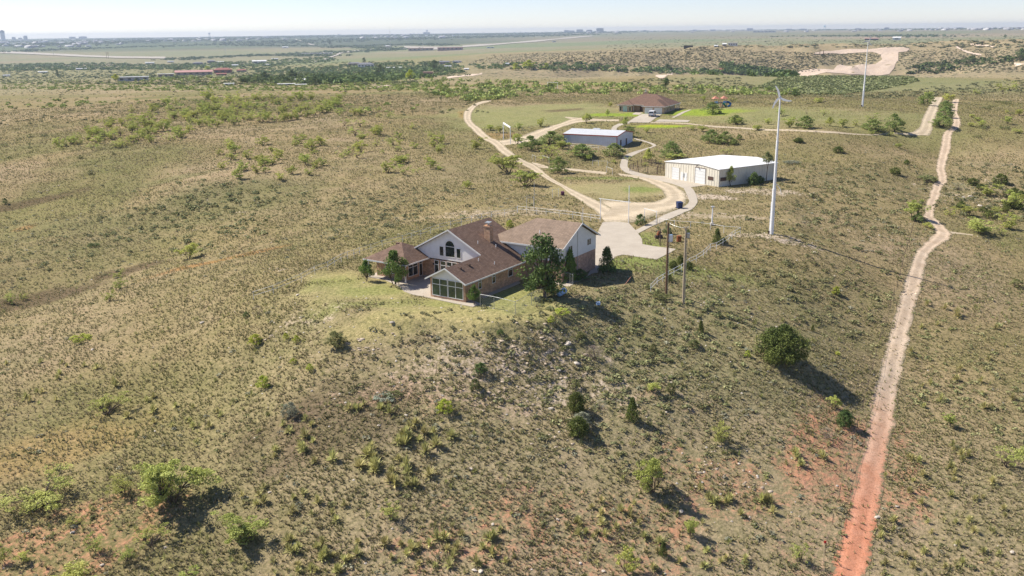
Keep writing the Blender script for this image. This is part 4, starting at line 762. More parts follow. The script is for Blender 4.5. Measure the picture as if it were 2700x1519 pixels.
p = at(900, 430, R2); root = empty('old_pump', p, .3); MB().tube([(-.7, 0, .35), (.7, 0, .35)], .3, 10).build('tank', M_dark_metal, root); MB().box(-.3, .3, -.2, .2, .62, 1.0).box(-.16, .16, -.14, .14, 1.0, 1.35).build('engine', M_rust, root)
for sx in (-.5, .5): MB().box(sx - .05, sx + .05, -.35, .35, -.1, .1).build('skid', M_dark_metal, root)
rec(root, 'old red pump on a dark tank in the weeds by the driveway', 'pump')
p = at(2008, 862, RH); root = empty('plastic_tank', p, math.radians(35)); m = MB(); m.tube([(-.75, 0, .32), (-.65, 0, .36), (.6, 0, .78), (.72, 0, .8)], [.2, .42, .42, .2], 14); m.build('body', M_lightblue, root, smooth=True); MB().tube([(0, 0, .95), (.0, 0, 1.12)], .12, 8).build('cap', M_white_metal, root); rec(root, 'pale blue white plastic tank tipped over under the big dark tree', 'tank')
p = at(130, 1275, R2); root = empty('plastic_crate', p, .3); m = MB(); m.box(-.27, .27, -.2, .2, .02, .06).box(-.27, .27, -.2, -.17, .06, .42).box(-.27, .27, .17, .2, .06, .42).box(-.27, -.24, -.17, .17, .06, .42).box(.24, .27, -.17, .17, .06, .42); m.build('body', M_lightblue, root); MB().box(-.26, .26, -.19, .19, .30, .34).build('contents', M_white_metal, root); rec(root, 'small pale blue crate lying in the shadow right of the plastic tank', 'crate')
p = at(455, 1042, R2); o = MB().tube([p, p + [1.15, .9, 1.2]], .04, 6).build('leaning_stake', M_salmon); rec(o, 'pale pinkish stake leaning at the edge of the house shadow', 'stake')
p = at(1990, 800, RH); o = MB().tube([p, p + [0, 0, 2.6]], .035, 6).tube([p + [0, 0, 2.6], p + [.05, 0, 2.7]], .07, 6).build('black_pole', M_black); rec(o, 'thin black pole beside the tipped plastic tank', 'pole')
p = at(327, 1375, R7); root = empty('marker_post', p); MB().tube([(0, 0, 0), (0, .05, 2.1)], .035, 5).build('post', M_wood2, root); MB().box(-.11, .11, -.03, .03, 2.05, 2.3).build('flag', mat('bright_red', (.55, .02, .02), .5), root); rec(root, 'marker post topped with a bright red flag left of the red clay track', 'marker')
# van on the far driveway
def van():
    p = at(668, 380, R4); root = empty('van', p + [0, 0, .1], math.radians(-18)); W_ = 1.0
    prof = [(0, .45), (5.4, .45), (5.45, .9), (5.35, 1.15), (4.6, 1.25), (4.1, 2.05), (3.9, 2.15), (.25, 2.2), (.05, 1.9)]
    m = MB(); n_ = len(prof); vs = []
    for s in (-1, 1):
        for y, z in prof: vs.append((s * (W_ if z < 1.3 else W_ * (1 - .13 * (z - 1.3))), y, z))
    m.add(vs, [tuple(range(n_))[::-1], tuple(range(n_, 2 * n_))] + [(i, (i + 1) % n_, n_ + (i + 1) % n_, n_ + i) for i in range(n_)]); m.build('body', M_vanwhite, root)
    MB().prism([(-.78, -.0, 1.3), (.78, 0, 1.3), (.72, .06, 1.95), (-.72, .06, 1.95)], (0, -.035, 0)).build('rear_window', M_carglass, root)
    for s in (-1, 1):
        for y0, y1 in ((.3, 1.3), (1.4, 2.4), (2.5, 3.3), (3.4, 4.15)):
            x = s * 1.0; xt = s * .93; MB().prism([(x, y0, 1.3), (x, y1, 1.3), (xt, y1 - (.25 if y1 > 4 else 0), 1.9), (xt, y0, 1.9)], (s * .012, 0, 0)).build('side_window', M_carglass, root)
        for y in (1.05, 4.35):
            w0 = MB().tube([(s * .8, y, .36), (s * 1.03, y, .36)], .36, 16).build('wheel', M_black, root); MB().tube([(s * 1.03, y, .36), (s * 1.045, y, .36)], .2, 12).build('rim', M_galv, w0)
        MB().box(s * .82, s * .97, -.03, .02, .75, 1.25).build('tail_light', M_red, root)
        MB().box(s * 1.0, s * 1.22, 4.05, 4.15, 1.15, 1.4).build('side_mirror', M_black, root)
    MB().box(-1.0, 1.0, -.12, .0, .4, .6).build('bumper', M_black, root); MB().prism([(-.8, 4.12, 2.04), (.8, 4.12, 2.04), (.85, 4.62, 1.26), (-.85, 4.62, 1.26)], (0, .03, .03)).build('windscreen', M_carglass, root)
    return rec(root, 'white van with dark windows parked before the far white garage doors', 'van')
van()
def playground():
    p = at(1440, 272, R4); root = empty('playground', p, .2)
    for x, y in ((-2, 0), (-.6, 0), (-2, 1.4), (-.6, 1.4), (1, .2), (2.4, .2), (1, 1.6), (2.4, 1.6)): MB().tube([(x, y, 0), (x, y, 2.9)], .07, 6).build('post', M_salmon, root)
    for x0 in (-2.1, .9): MB().box(x0, x0 + 1.6, -.05, 1.7, 1.35, 1.5).build('platform', M_green, root)
    for x0 in (-2.3, .7): MB().add([(x0, -.25, 2.9), (x0 + 2, -.25, 2.9), (x0 + 2, 1.85, 2.9), (x0, 1.85, 2.9), (x0 + 1, .8, 3.75)], [(0, 1, 4), (1, 2, 4), (2, 3, 4), (3, 0, 4), (3, 2, 1, 0)]).build('canopy', M_salmon, root)
    MB().box(-.5, .9, .3, 1.3, 1.5, 1.6).build('bridge', M_salmon, root); MB().box(-2.0, -.7, -.06, .0, 1.5, 2.1).box(1.1, 2.3, .1, .16, 1.5, 2.1).build('panel', M_lightblue, root)
    MB().tube([(-2.1, .5, 1.5), (-2.9, .3, 1.1), (-3.7, .1, .4), (-4.1, 0, .2)], .34, 8).build('slide', M_slideblue, root); MB().tube([(2.4, .5, 1.7), (3.1, .2, 1.7), (3.5, -.6, 1.2), (3.0, -1.1, .7), (2.4, -1.0, .35)], .36, 8).build('slide', M_slideblue, root)
    MB().tube([(1.8, -.9, .2), (1.2, -1.0, 1.0), (.9, -.4, 1.5)], .3, 8).build('slide', M_green, root)
    MB().tube([(-.1 + .9 * math.cos(a), -.6, .95 + .9 * math.sin(a)) for a in np.linspace(0, 6.28, 17)], .09, 5).build('climbing_ring', M_slideblue, root)
    root.scale = (1.2, 1.2, 1.2)
    return rec(root, 'play set with faded red roofs and blue slides on the far lawn', 'playground')
playground()
# larger pale stones
rk = [(875, 103, RS, .55), (1290, 880, RS, .4), (360, 1280, RS, .45), (150, 715, RS, .4), (805, 650, RS, .35), (950, 595, RS, .35), (1312, 1420, RS, .4), (1345, 1425, RS, .5), (1410, 1175, RS, .3), (225, 1005, RS, .3), (1720, 560, RS, .5), (185, 280, RQ, .8), (230, 380, RQ, .7), (140, 410, RQ, .6), (755, 1125, RQ, .5), (135, 1165, RQ, .3), (365, 1425, RQ, .3), (250, 1385, RQ, .3),
      (697, 1100, R7, .35), (595, 1155, R7, .5), (1275, 1330, R7, .45), (815, 550, R7, .4), (365, 1230, RW, .4), (515, 1395, RW, .4), (465, 310, RW, .4), (1020, 175, RW, .6), (1500, 35, RW, .5), (2205, 405, R6, .9), (2150, 380, R6, .8), (2060, 290, R6, .9), (1990, 300, R6, .7), (540, 830, R6, .5)]
rock_me = []
for v in range(4):
    bm = bmesh.new(); bmesh.ops.create_icosphere(bm, subdivisions=2, radius=1)
    for q in bm.verts:
        c = q.co; f = 1 + .35 * (float(vnoise(np.array([c.x * 1.7 + v * 9]), np.array([c.y * 1.7 + c.z * 2.3]), v)[0]) - .5) * 2; q.co = Vector((c.x * f * 1.2, c.y * f * .8, c.z * f * .45))
    me = bpy.data.meshes.new('boulder'); bm.to_mesh(me); bm.free(); me.materials.append(M_stone); rock_me.append(me)
for k, (x, y, R, s) in enumerate(rk):
    p = at(x, y, R); o = bpy.data.objects.new('boulder', rock_me[k % 4]); COL.objects.link(o); o.location = p + [0, 0, s * .1]; o.rotation_euler = (random.uniform(-.2, .2), random.uniform(-.2, .2), random.uniform(0, 6)); s *= .6; o.scale = (s, s, s)
    rec(o, 'pale limestone lump lying bare on the scrubby hillside', 'rock', 'pale stones scattered over the hillside')
# ================================================================= vegetation
def leaf_mat(name, c, c2, hue=.12, trans=.25): return mat(name, c, .75, .0, 1.6, c2, spec=.15, hue=hue, trans=trans)
M_mesq = leaf_mat('mesquite_leaves', (.43, .47, .12), (.60, .62, .20), .14); M_elm = leaf_mat('elm_leaves', (.14, .22, .055), (.22, .31, .085), .08); M_jun = leaf_mat('juniper_foliage', (.12, .15, .04), (.22, .245, .065), .12, .1)
M_dark = leaf_mat('dark_evergreen_foliage', (.105, .16, .05), (.185, .25, .08), .08, .15); M_olive = leaf_mat('olive_shrub_leaves', (.20, .22, .09), (.30, .31, .13), .15); M_grey = leaf_mat('grey_green_leaves', (.30, .31, .21), (.40, .40, .29), .12)
M_dry = leaf_mat('dry_twigs', (.30, .235, .185), (.40, .33, .27), .12, .1); M_yel = leaf_mat('yellow_green_leaves', (.42, .47, .07), (.58, .62, .12), .1); M_yucca = leaf_mat('yucca_blades', (.40, .40, .14), (.66, .60, .29), .2); M_bark = mat('bark', (.11, .085, .065), .95, .3, 5)
def leafquads(C, size, up=.0, asp=.5, r=rng):
    """C Nx3 centres -> small elongated quads in random directions"""
    n = len(C); d = r.normal(size=(n, 3)); d[:, 2] = d[:, 2] * (1 - up) + up * 2.0; d /= np.linalg.norm(d, axis=1)[:, None]
    e = np.cross(d, r.normal(size=(n, 3))); e /= np.linalg.norm(e, axis=1)[:, None]; s = (size * r.uniform(.6, 1.4, n))[:, None] if np.ndim(size) == 0 else size[:, None]
    v = np.stack([C - d * s, C + e * s * asp, C + d * s, C - e * s * asp], 1).reshape(-1, 3); return v, np.arange(4 * n).reshape(-1, 4)
def meshonly(name, v, f, m, cols=None): o = mesh_np(name, v, f, m, link=False, cols=cols); me = o.data; bpy.data.objects.remove(o); return me
def ball(n, r=rng): d = r.normal(size=(n, 3)); d /= np.linalg.norm(d, axis=1)[:, None]; return d * r.uniform(.35, 1, n)[:, None] ** .6
def stems(anchors, r0, name, nst, top=.2, r=rng, lean=.1):
    m = MB(); k = len(anchors); st = [(r.uniform(-1, 1) * lean, r.uniform(-1, 1) * lean, top * r.uniform(.7, 1.1)) for _ in range(nst)]
    for s in st: m.tube([(s[0] * .15, s[1] * .15, -.06), (s[0] * .5, s[1] * .6, s[2] * .5), s], [r0, r0 * .8, r0 * .62], 6)
    for a in anchors:
        s = min(st, key=lambda q: (q[0] * 2 - a[0]) ** 2 + (q[1] * 2 - a[1]) ** 2); mid = ((s[0] + a[0]) / 2 + r.uniform(-.03, .03), (s[1] + a[1]) / 2 + r.uniform(-.03, .03), (s[2] + a[2]) / 2 - .02)
        m.tube([s, mid, a], [r0 * .5, r0 * .34, r0 * .12], 4, cap=False)
    o = m.build(name, M_bark); me = o.data; bpy.data.objects.remove(o); return me
def crown(kind, seed, detail=1.0):
    """returns (foliage mesh, stems mesh) for a plant one unit wide and one unit tall"""
    r = np.random.default_rng(seed); Cs = []; anch = []
    if kind in ('mesquite', 'airy', 'elm', 'oak'):
        n = int({'mesquite': 48, 'airy': 34, 'elm': 48, 'oak': 56}[kind] * (.55 + .45 * detail)); per = int({'mesquite': 60, 'airy': 40, 'elm': 70, 'oak': 62}[kind] * detail)
        for k in range(n):
            a = r.uniform(0, 6.283); q = r.uniform(0, 1) ** .5; h = r.uniform(0, 1)
            if kind in ('mesquite', 'airy'):
                if k == 0: lob = [np.array([math.cos(t_) * u_, math.sin(t_) * u_, z_]) for t_, u_, z_ in zip(r.uniform(0, 6.283, 7), r.uniform(.05, .38, 7), r.uniform(.2, .72, 7))]
                lb = lob[r.integers(0, 7)]; c = lb + r.normal(size=3) * [.09, .09, .12]; c[2] = min(max(c[2], .12), .92); s = r.uniform(.06, .13); sq = .55
            elif kind == 'elm': R_ = .40 * math.sin(min(1, .25 + h * .9) * math.pi) ** .6; c = np.array([math.cos(a) * q * R_, math.sin(a) * q * R_, .30 + h * .60]); s = r.uniform(.09, .15); sq = .85
            else: R_ = .42 * (1.06 - h) ** .6 * min(1, .55 + h * 3); c = np.array([math.cos(a) * q * R_, math.sin(a) * q * R_, .16 + h * .74]); s = r.uniform(.09, .16); sq = .7
            anch.append(c); b = ball(per, r) * s; b[:, 2] *= sq; Cs.append(c + b)
        C = np.concatenate(Cs); ls = {'mesquite': .024, 'airy': .02, 'elm': .026, 'oak': .024}[kind] / detail ** .5
        v, f = leafquads(C, ls, asp=.55, r=r); bot = {'oak': .16}.get(kind, .22)
        me2 = stems([tuple(a) for a in anch[:int(26 * detail) + 6]], {'elm': .016, 'oak': .035}.get(kind, .017), 'trunk', {'oak': 1, 'elm': 3, 'mesquite': 4, 'airy': 4}[kind], bot, r, .04 if kind == 'oak' else .14)
    elif kind in ('juniper', 'spire', 'shrub', 'lowbush', 'twiggy'):
        n = int({'juniper': 110, 'spire': 95, 'shrub': 60, 'lowbush': 36, 'twiggy': 40}[kind] * (.5 + .5 * detail)); per = int({'twiggy': 22}.get(kind, 46) * detail)
        for k in range(n):
            a = r.uniform(0, 6.283); h = r.uniform(0, 1); q = r.uniform(.2, 1) ** .5
            if kind == 'juniper': R_ = .42 * (math.sin(min(1, .22 + h * .8) * math.pi) ** .5); z = .08 + h * .76
            elif kind == 'spire': R_ = .42 * (1 - h) ** .75 + .04; z = .06 + h * .84
            elif kind == 'lowbush': R_ = .42; z = .12 + h * .5 * (1 - q * q * .6)
            else: R_ = .40 * math.sin(min(1, .3 + h * .75) * math.pi) ** .5; z = .10 + h * .72
            R_ *= r.uniform(.8, 1.12); c = np.array([math.cos(a) * q * R_, math.sin(a) * q * R_, z]); anch.append(c * [.7, .7, .9]); s = r.uniform(.07, .12)
            b = ball(per, r) * s; b[:, 2] *= 1.35 if kind in ('juniper', 'spire') else .8; Cs.append(c + b)
        C = np.concatenate(Cs); v, f = leafquads(C, .030 / detail ** .5, up=.45 if kind in ('juniper', 'spire') else .15, asp=.4 if kind != 'twiggy' else .12, r=r)
        me2 = stems([tuple(a) for a in anch[:14]], .02, 'trunk', 3, .12, r, .1)
    elif kind == 'yucca':
        vs = []; nb = 54
        for k in range(nb):
            a = r.uniform(0, 6.283); el = math.radians(r.uniform(-5, 88)); L_ = .5 * r.uniform(.8, 1.05); w0 = .034; cx, cy, cz = (math.cos(a) * math.cos(el), math.sin(a) * math.cos(el), math.sin(el)); px, py = -math.sin(a) * w0, math.cos(a) * w0
            z0 = .05; vs += [(px, py, z0), (cx * L_ * .5 + px, cy * L_ * .5 + py, z0 + cz * L_ * 1.1), (cx * L_, cy * L_, z0 + cz * L_ * 1.9 - .03), (cx * L_ * .5 - px, cy * L_ * .5 - py, z0 + cz * L_ * 1.1)]
        v = np.array(vs); f = np.arange(4 * nb).reshape(-1, 4); m = MB(); m.tube([(0, 0, -.1), (0, 0, .12)], .06, 6); o = m.build('stem', M_bark); me2 = o.data; bpy.data.objects.remove(o)
    v[:, 2] = np.maximum(v[:, 2], -.02)
    return v, f, me2
_cache = {}
def variants(kind, mt, detail, nvar):
    key = (kind, mt.name, detail)
    if key not in _cache:
        L_ = []
        for k in range(nvar):
            v, f, me2 = crown(kind, 1000 + k * 17 + hash_(kind), detail); me = meshonly('crown', v, f, mt); L_.append((me, me2))
        _cache[key] = L_
    return _cache[key]
def hash_(s): return sum(ord(c) * (i + 3) for i, c in enumerate(s)) % 997
KN = {'mesquite': ('mesquite_bush', 'bush', M_mesq), 'airy': ('mesquite_bush', 'bush', M_mesq), 'elm': ('tree', 'tree', M_elm), 'oak': ('tree', 'tree', M_dark), 'juniper': ('juniper', 'juniper', M_jun), 'spire': ('juniper', 'juniper', M_jun), 'shrub': ('shrub', 'shrub', M_olive), 'lowbush': ('shrub', 'shrub', M_olive), 'twiggy': ('dry_bush', 'bush', M_dry), 'yucca': ('yucca', 'yucca', M_yucca)}
NPL = [0]
def plant(p, wm, hm, kind, label, group=None, mt=None, detail=1.0, nvar=4, sink=.0, name=None, cat=None):
    nm, ct, m0 = KN[kind]; mt = mt or m0; L_ = variants(kind, mt, detail, nvar); NPL[0] += 1; k = (NPL[0] * 7 + int(abs(p[0]) * 13)) % len(L_)
    root = empty(name or nm, (p[0], p[1], p[2] - sink), random.uniform(0, 6.28)); root.scale = (wm, wm, hm)
    for part, me in (('crown' if kind != 'yucca' else 'blades', L_[k][0]), ('trunk' if kind != 'yucca' else 'stem', L_[k][1])):
        o = bpy.data.objects.new(part, me); COL.objects.link(o); o.parent = root
    return rec(root, label, cat or ct, group)
def P(x, y, R, w, h, kind, label, mt=None, det=1.0, group=None, name=None, cat=None):
    """x,y: foot of the plant in the photo (window R), w,h: size in photo pixels"""
    p = at(x, y, R); s = mpp(p); plant(p, w * s * (1.2 if kind in ('mesquite', 'airy', 'twiggy') else 1.2 if kind == 'shrub' else 1.12), h * s * (.98 if det >= 1.3 and kind != 'juniper' else 1.14 if kind in ('mesquite', 'airy') else 1.04), kind, label, group, mt, det, name=name, cat=cat); return p
# trees and shrubs round the brick house
P(165, 722, RH, 44, 58, 'elm', 'small round leafy tree, leftmost beside the patio', name='small_tree')
P(430, 757, RH, 84, 92, 'elm', 'bushy green tree standing in front of the covered patio', name='patio_tree')
P(470, 757, RH, 24, 36, 'elm', 'low leafy sucker bush at the foot of the patio tree', name='shrub', cat='shrub')
P(1845, 878, RH, 150, 172, 'oak', 'tallest dark green tree, rising in front of the two storey wing', name='tall_tree')
P(1925, 885, RH, 36, 46, 'elm', 'leafy shrub at the foot of the tallest tree beside the plastic tank', name='shrub', cat='shrub', mt=M_dark)
P(1182, 940, RH, 38, 54, 'elm', 'young leafy tree at the right corner of the sunroom', name='young_tree')
P(2085, 722, RH, 46, 84, 'spire', 'slender dark tree against the two storey wing', name='slender_tree', cat='tree', mt=M_elm)
P(2180, 705, RH, 50, 32, 'shrub', 'low dark bush between slender tree and two storey wing', name='shrub', cat='shrub', mt=M_dark)
P(2432, 632, RH, 50, 66, 'spire', 'dark conical evergreen at the corner of the concrete driveway', name='evergreen_tree', cat='tree', mt=M_dark)
P(1520, 212, RH, 26, 22, 'shrub', 'small yellow green shrub behind the gabled roof', mt=M_yel)
P(1780, 975, RH, 34, 38, 'twiggy', 'thin grey bush outside the chain link corner', mt=M_grey)
P(2010, 1030, RH, 44, 26, 'lowbush', 'spreading yellow green shrub below the plastic tank', mt=M_yel); P(1905, 1112, RH, 20, 22, 'shrub', 'little bright green shrub below the chain link yard', mt=M_yel)
P(672, 258, R2, 33, 33, 'shrub', 'round olive bush between tall gate and concrete path', mt=M_dark); P(1012, 375, R2, 27, 25, 'shrub', 'round dark bush behind the brown utility pole', mt=M_dark); P(1275, 365, R2, 12, 12, 'shrub', 'tiny dark bush just right of the pale pole top', mt=M_dark)
P(1645, 492, R2, 28, 39, 'spire', 'conical yellow juniper beside the white rail fence'); P(1720, 480, R2, 18, 14, 'juniper', 'low juniper touching the conical yellow juniper')
P(1090, 812, R2, 26, 22, 'juniper', 'low yellow juniper between the utility poles', mt=M_jun); P(1180, 760, R2, 22, 26, 'juniper', 'juniper just left of the pale utility pole'); P(1290, 822, R2, 24, 22, 'juniper', 'dark low juniper just right of the pale utility pole'); P(1042, 985, R2, 16, 22, 'juniper', 'small upright juniper below the white rail fence')
P(930, 1190, R2, 50, 28, 'lowbush', 'wide low shrub at the foot of the brown utility pole', mt=M_olive)
# junipers and shrubs on the slope
P(2062, 952, None, 134, 102, 'juniper', 'largest dark juniper, alone on the slope left of the track', det=2.2)
P(228, 625, RQ, 50, 60, 'juniper', 'rounded juniper above the grey topped shrub', det=1.4); P(238, 745, RQ, 60, 58, 'juniper', 'broad dark juniper with greyish top on the slope', det=1.2); P(255, 690, RQ, 58, 42, 'shrub', 'grey green shrub wedged between two junipers', mt=M_grey)
P(508, 668, RQ, 38, 66, 'spire', 'upright conical juniper in the middle of the slope'); P(665, 1348, RQ, 24, 42, 'spire', 'small dark upright juniper near the lower edge'); P(855, 225, RQ, 20, 34, 'spire', 'little juniper high on the slope below the poles')
P(350, 612, RQ, 46, 34, 'twiggy', 'thin grey shrub right of the rounded juniper', mt=M_grey); P(225, 500, RQ, 30, 26, 'shrub', 'small olive shrub above the rounded juniper'); P(310, 360, RQ, 70, 46, 'twiggy', 'reddish brown dry bush on the pale rocks below the house')
P(612, 520, RQ, 48, 32, 'mesquite', 'bright low mesquite in the middle of the slope', det=.6); P(700, 530, RQ, 30, 34, 'shrub', 'dark green shrub touching the bright low mesquite'); P(820, 300, RQ, 36, 26, 'shrub', 'olive shrub casting a shadow high on the slope'); P(1090, 345, RQ, 20, 20, 'shrub', 'small round green shrub left of the largest juniper', mt=M_yel); P(250, 250, RQ, 28, 20, 'shrub', 'small olive shrub on pale ground right of the lawn')
P(615, 320, RQ, 24, 26, 'shrub', 'small upright green shrub on the brushy slope')
P(610, 1025, RQ, 88, 112, 'mesquite', 'leaning mesquite tree with bare lower trunk on red soil', det=1.3); P(962, 775, RQ, 66, 62, 'airy', 'sparse airy mesquite casting a long dark shadow', det=1.2); P(805, 1252, RQ, 46, 58, 'mesquite', 'small round mesquite above the lower edge of the photo'); P(478, 1432, RQ, 62, 64, 'mesquite', 'leafy mesquite near the bottom middle of the photo'); P(1352, 1375, RQ, 50, 62, 'airy', 'very thin pale mesquite left of the red flag marker')
P(375, 608, R7, 40, 34, 'mesquite', 'bright mesquite touching the dark shrub left of the track', det=.7); P(430, 692, R7, 46, 46, 'juniper', 'dark rounded shrub left of the pale track', mt=M_dark); P(345, 758, R7, 54, 36, 'twiggy', 'bare twiggy bush left of the track'); P(962, 695, R7, 38, 36, 'mesquite', 'small mesquite alone right of the track', det=.7); P(1255, 905, R7, 96, 70, 'airy', 'wide dark stemmed mesquite at the right edge', det=1.2)
P(272, 215, R7, 12, 18, 'spire', 'tiny juniper right of the largest juniper', det=.5); P(400, 338, R7, 16, 14, 'shrub', 'small green shrub on the slope above the track fence', mt=M_yel, det=.5); P(390, 30, R7, 24, 24, 'shrub', 'green shrub above the largest juniper', mt=M_yel); P(770, 345, R7, 20, 14, 'shrub', 'low shrub at the right side of the pale track', det=.5)
P(150, 218, RS, 42, 32, 'shrub', 'round yellow green shrub left below the lawn', mt=M_yel); P(312, 195, RS, 20, 24, 'shrub', 'small yellow shrub, left one of a close pair', mt=M_yel, det=.6); P(367, 210, RS, 24, 24, 'shrub', 'small yellow shrub, right one of a close pair', mt=M_yel, det=.6); P(572, 228, RS, 58, 46, 'shrub', 'large dark olive shrub just below the lawn'); P(190, 448, RS, 44, 38, 'shrub', 'round bright yellow green shrub on the left slope', mt=M_yel); P(337, 602, RS, 48, 46, 'shrub', 'grey green shrub with bare foot beside burnt ground', mt=M_grey)
P(437, 358, RS, 24, 22, 'shrub', 'small green shrub below the large olive shrub', mt=M_yel, det=.6); P(350, 322, RS, 20, 18, 'shrub', 'small green shrub left of its larger neighbour', mt=M_yel, det=.6); P(1347, 370, RS, 42, 32, 'shrub', 'dark green shrub on pale rocks below the lawn', mt=M_dark); P(1318, 458, RS, 32, 34, 'shrub', 'grey green shrub below the dark shrub on pale rocks'); P(1153, 578, RS, 48, 42, 'shrub', 'round yellow green shrub in the middle of the slope', mt=M_yel); P(100, 75, RS, 20, 18, 'shrub', 'dark shrub beside the fence end left of the lawn', mt=M_dark, det=.6); P(1450, 165, RS, 24, 14, 'shrub', 'low green shrub right below the lawn', mt=M_dark, det=.6); P(160, 62, RS, 34, 30, 'twiggy', 'bare grey bush at the end of the white fence')
P(830, 510, RS, 60, 20, 'lowbush', 'pale prickly pear patch on the middle slope', mt=mat('prickly_pear', (.30, .34, .25), .7, .2), name='cactus', cat='cactus'); P(890, 492, RS, 42, 22, 'lowbush', 'green shrub just above the pale prickly pear', mt=M_olive)
P(870, 1140, RS, 60, 58, 'airy', 'faint see-through mesquite with a dark shadow, bottom centre', det=1.1)
P(1230, 1275, RW, 116, 92, 'mesquite', 'round bright mesquite with big shadow, lower left', det=1.7); P(870, 1080, RW, 176, 138, 'mesquite', 'widest spreading mesquite of the lower left', det=1.8); P(190, 1095, RW, 170, 88, 'airy', 'broad straggling mesquite near the left edge', det=2.0); P(640, 1045, RW, 76, 62, 'airy', 'thin mesquite left of the widest mesquite', det=1.2); P(755, 1300, RW, 82, 66, 'airy', 'pale leafy mesquite below the widest mesquite', det=1.3); P(640, 1370, RW, 56, 56, 'airy', 'dark stemmed mesquite in the lower left'); P(480, 1325, RW, 60, 54, 'airy', 'thin mesquite left of the dark stemmed one'); P(375, 1190, RW, 46, 30, 'airy', 'small ragged mesquite on red soil at left'); P(540, 638, RW, 92, 66, 'airy', 'ragged dark mesquite on the left slope', det=1.3)
P(370, 1560, RW, 150, 92, 'mesquite', 'yellow green mesquite cut by the bottom edge', det=1.6); P(940, 1510, RW, 60, 50, 'mesquite', 'bright mesquite top at the bottom edge', det=.8); P(20, 1370, RW, 50, 66, 'airy', 'dark bare stemmed mesquite in the bottom left corner'); P(112, 1385, RW, 42, 30, 'mesquite', 'low bright mesquite near the bottom left corner', det=.7); P(412, 262, RW, 56, 26, 'lowbush', 'yellow green low bush on the left hillside', mt=M_yel); P(552, 65, RW, 36, 40, 'airy', 'thin mesquite above the left hillside')
P(1385, 1232, RU, 58, 40, 'mesquite', 'bright leaning mesquite left of the orange weeds', det=.9); P(872, 1368, RU, 32, 26, 'airy', 'upper of two thin mesquites beside the dark hollow'); P(850, 1460, RU, 44, 34, 'airy', 'lower of two thin mesquites beside the dark hollow'); P(690, 1142, RU, 32, 18, 'lowbush', 'dark green bush alone on the shaded slope', mt=M_dark); P(40, 830 , RU, 16, 18, 'shrub', 'dark shrub in the gully at the left edge', mt=M_dark, det=.5)
P(38, 85, RW, 36, 36, 'airy', 'mesquite in the dark hollow at the left edge'); P(120, 60, RW, 26, 20, 'airy', 'small mesquite right of the one in the dark hollow')
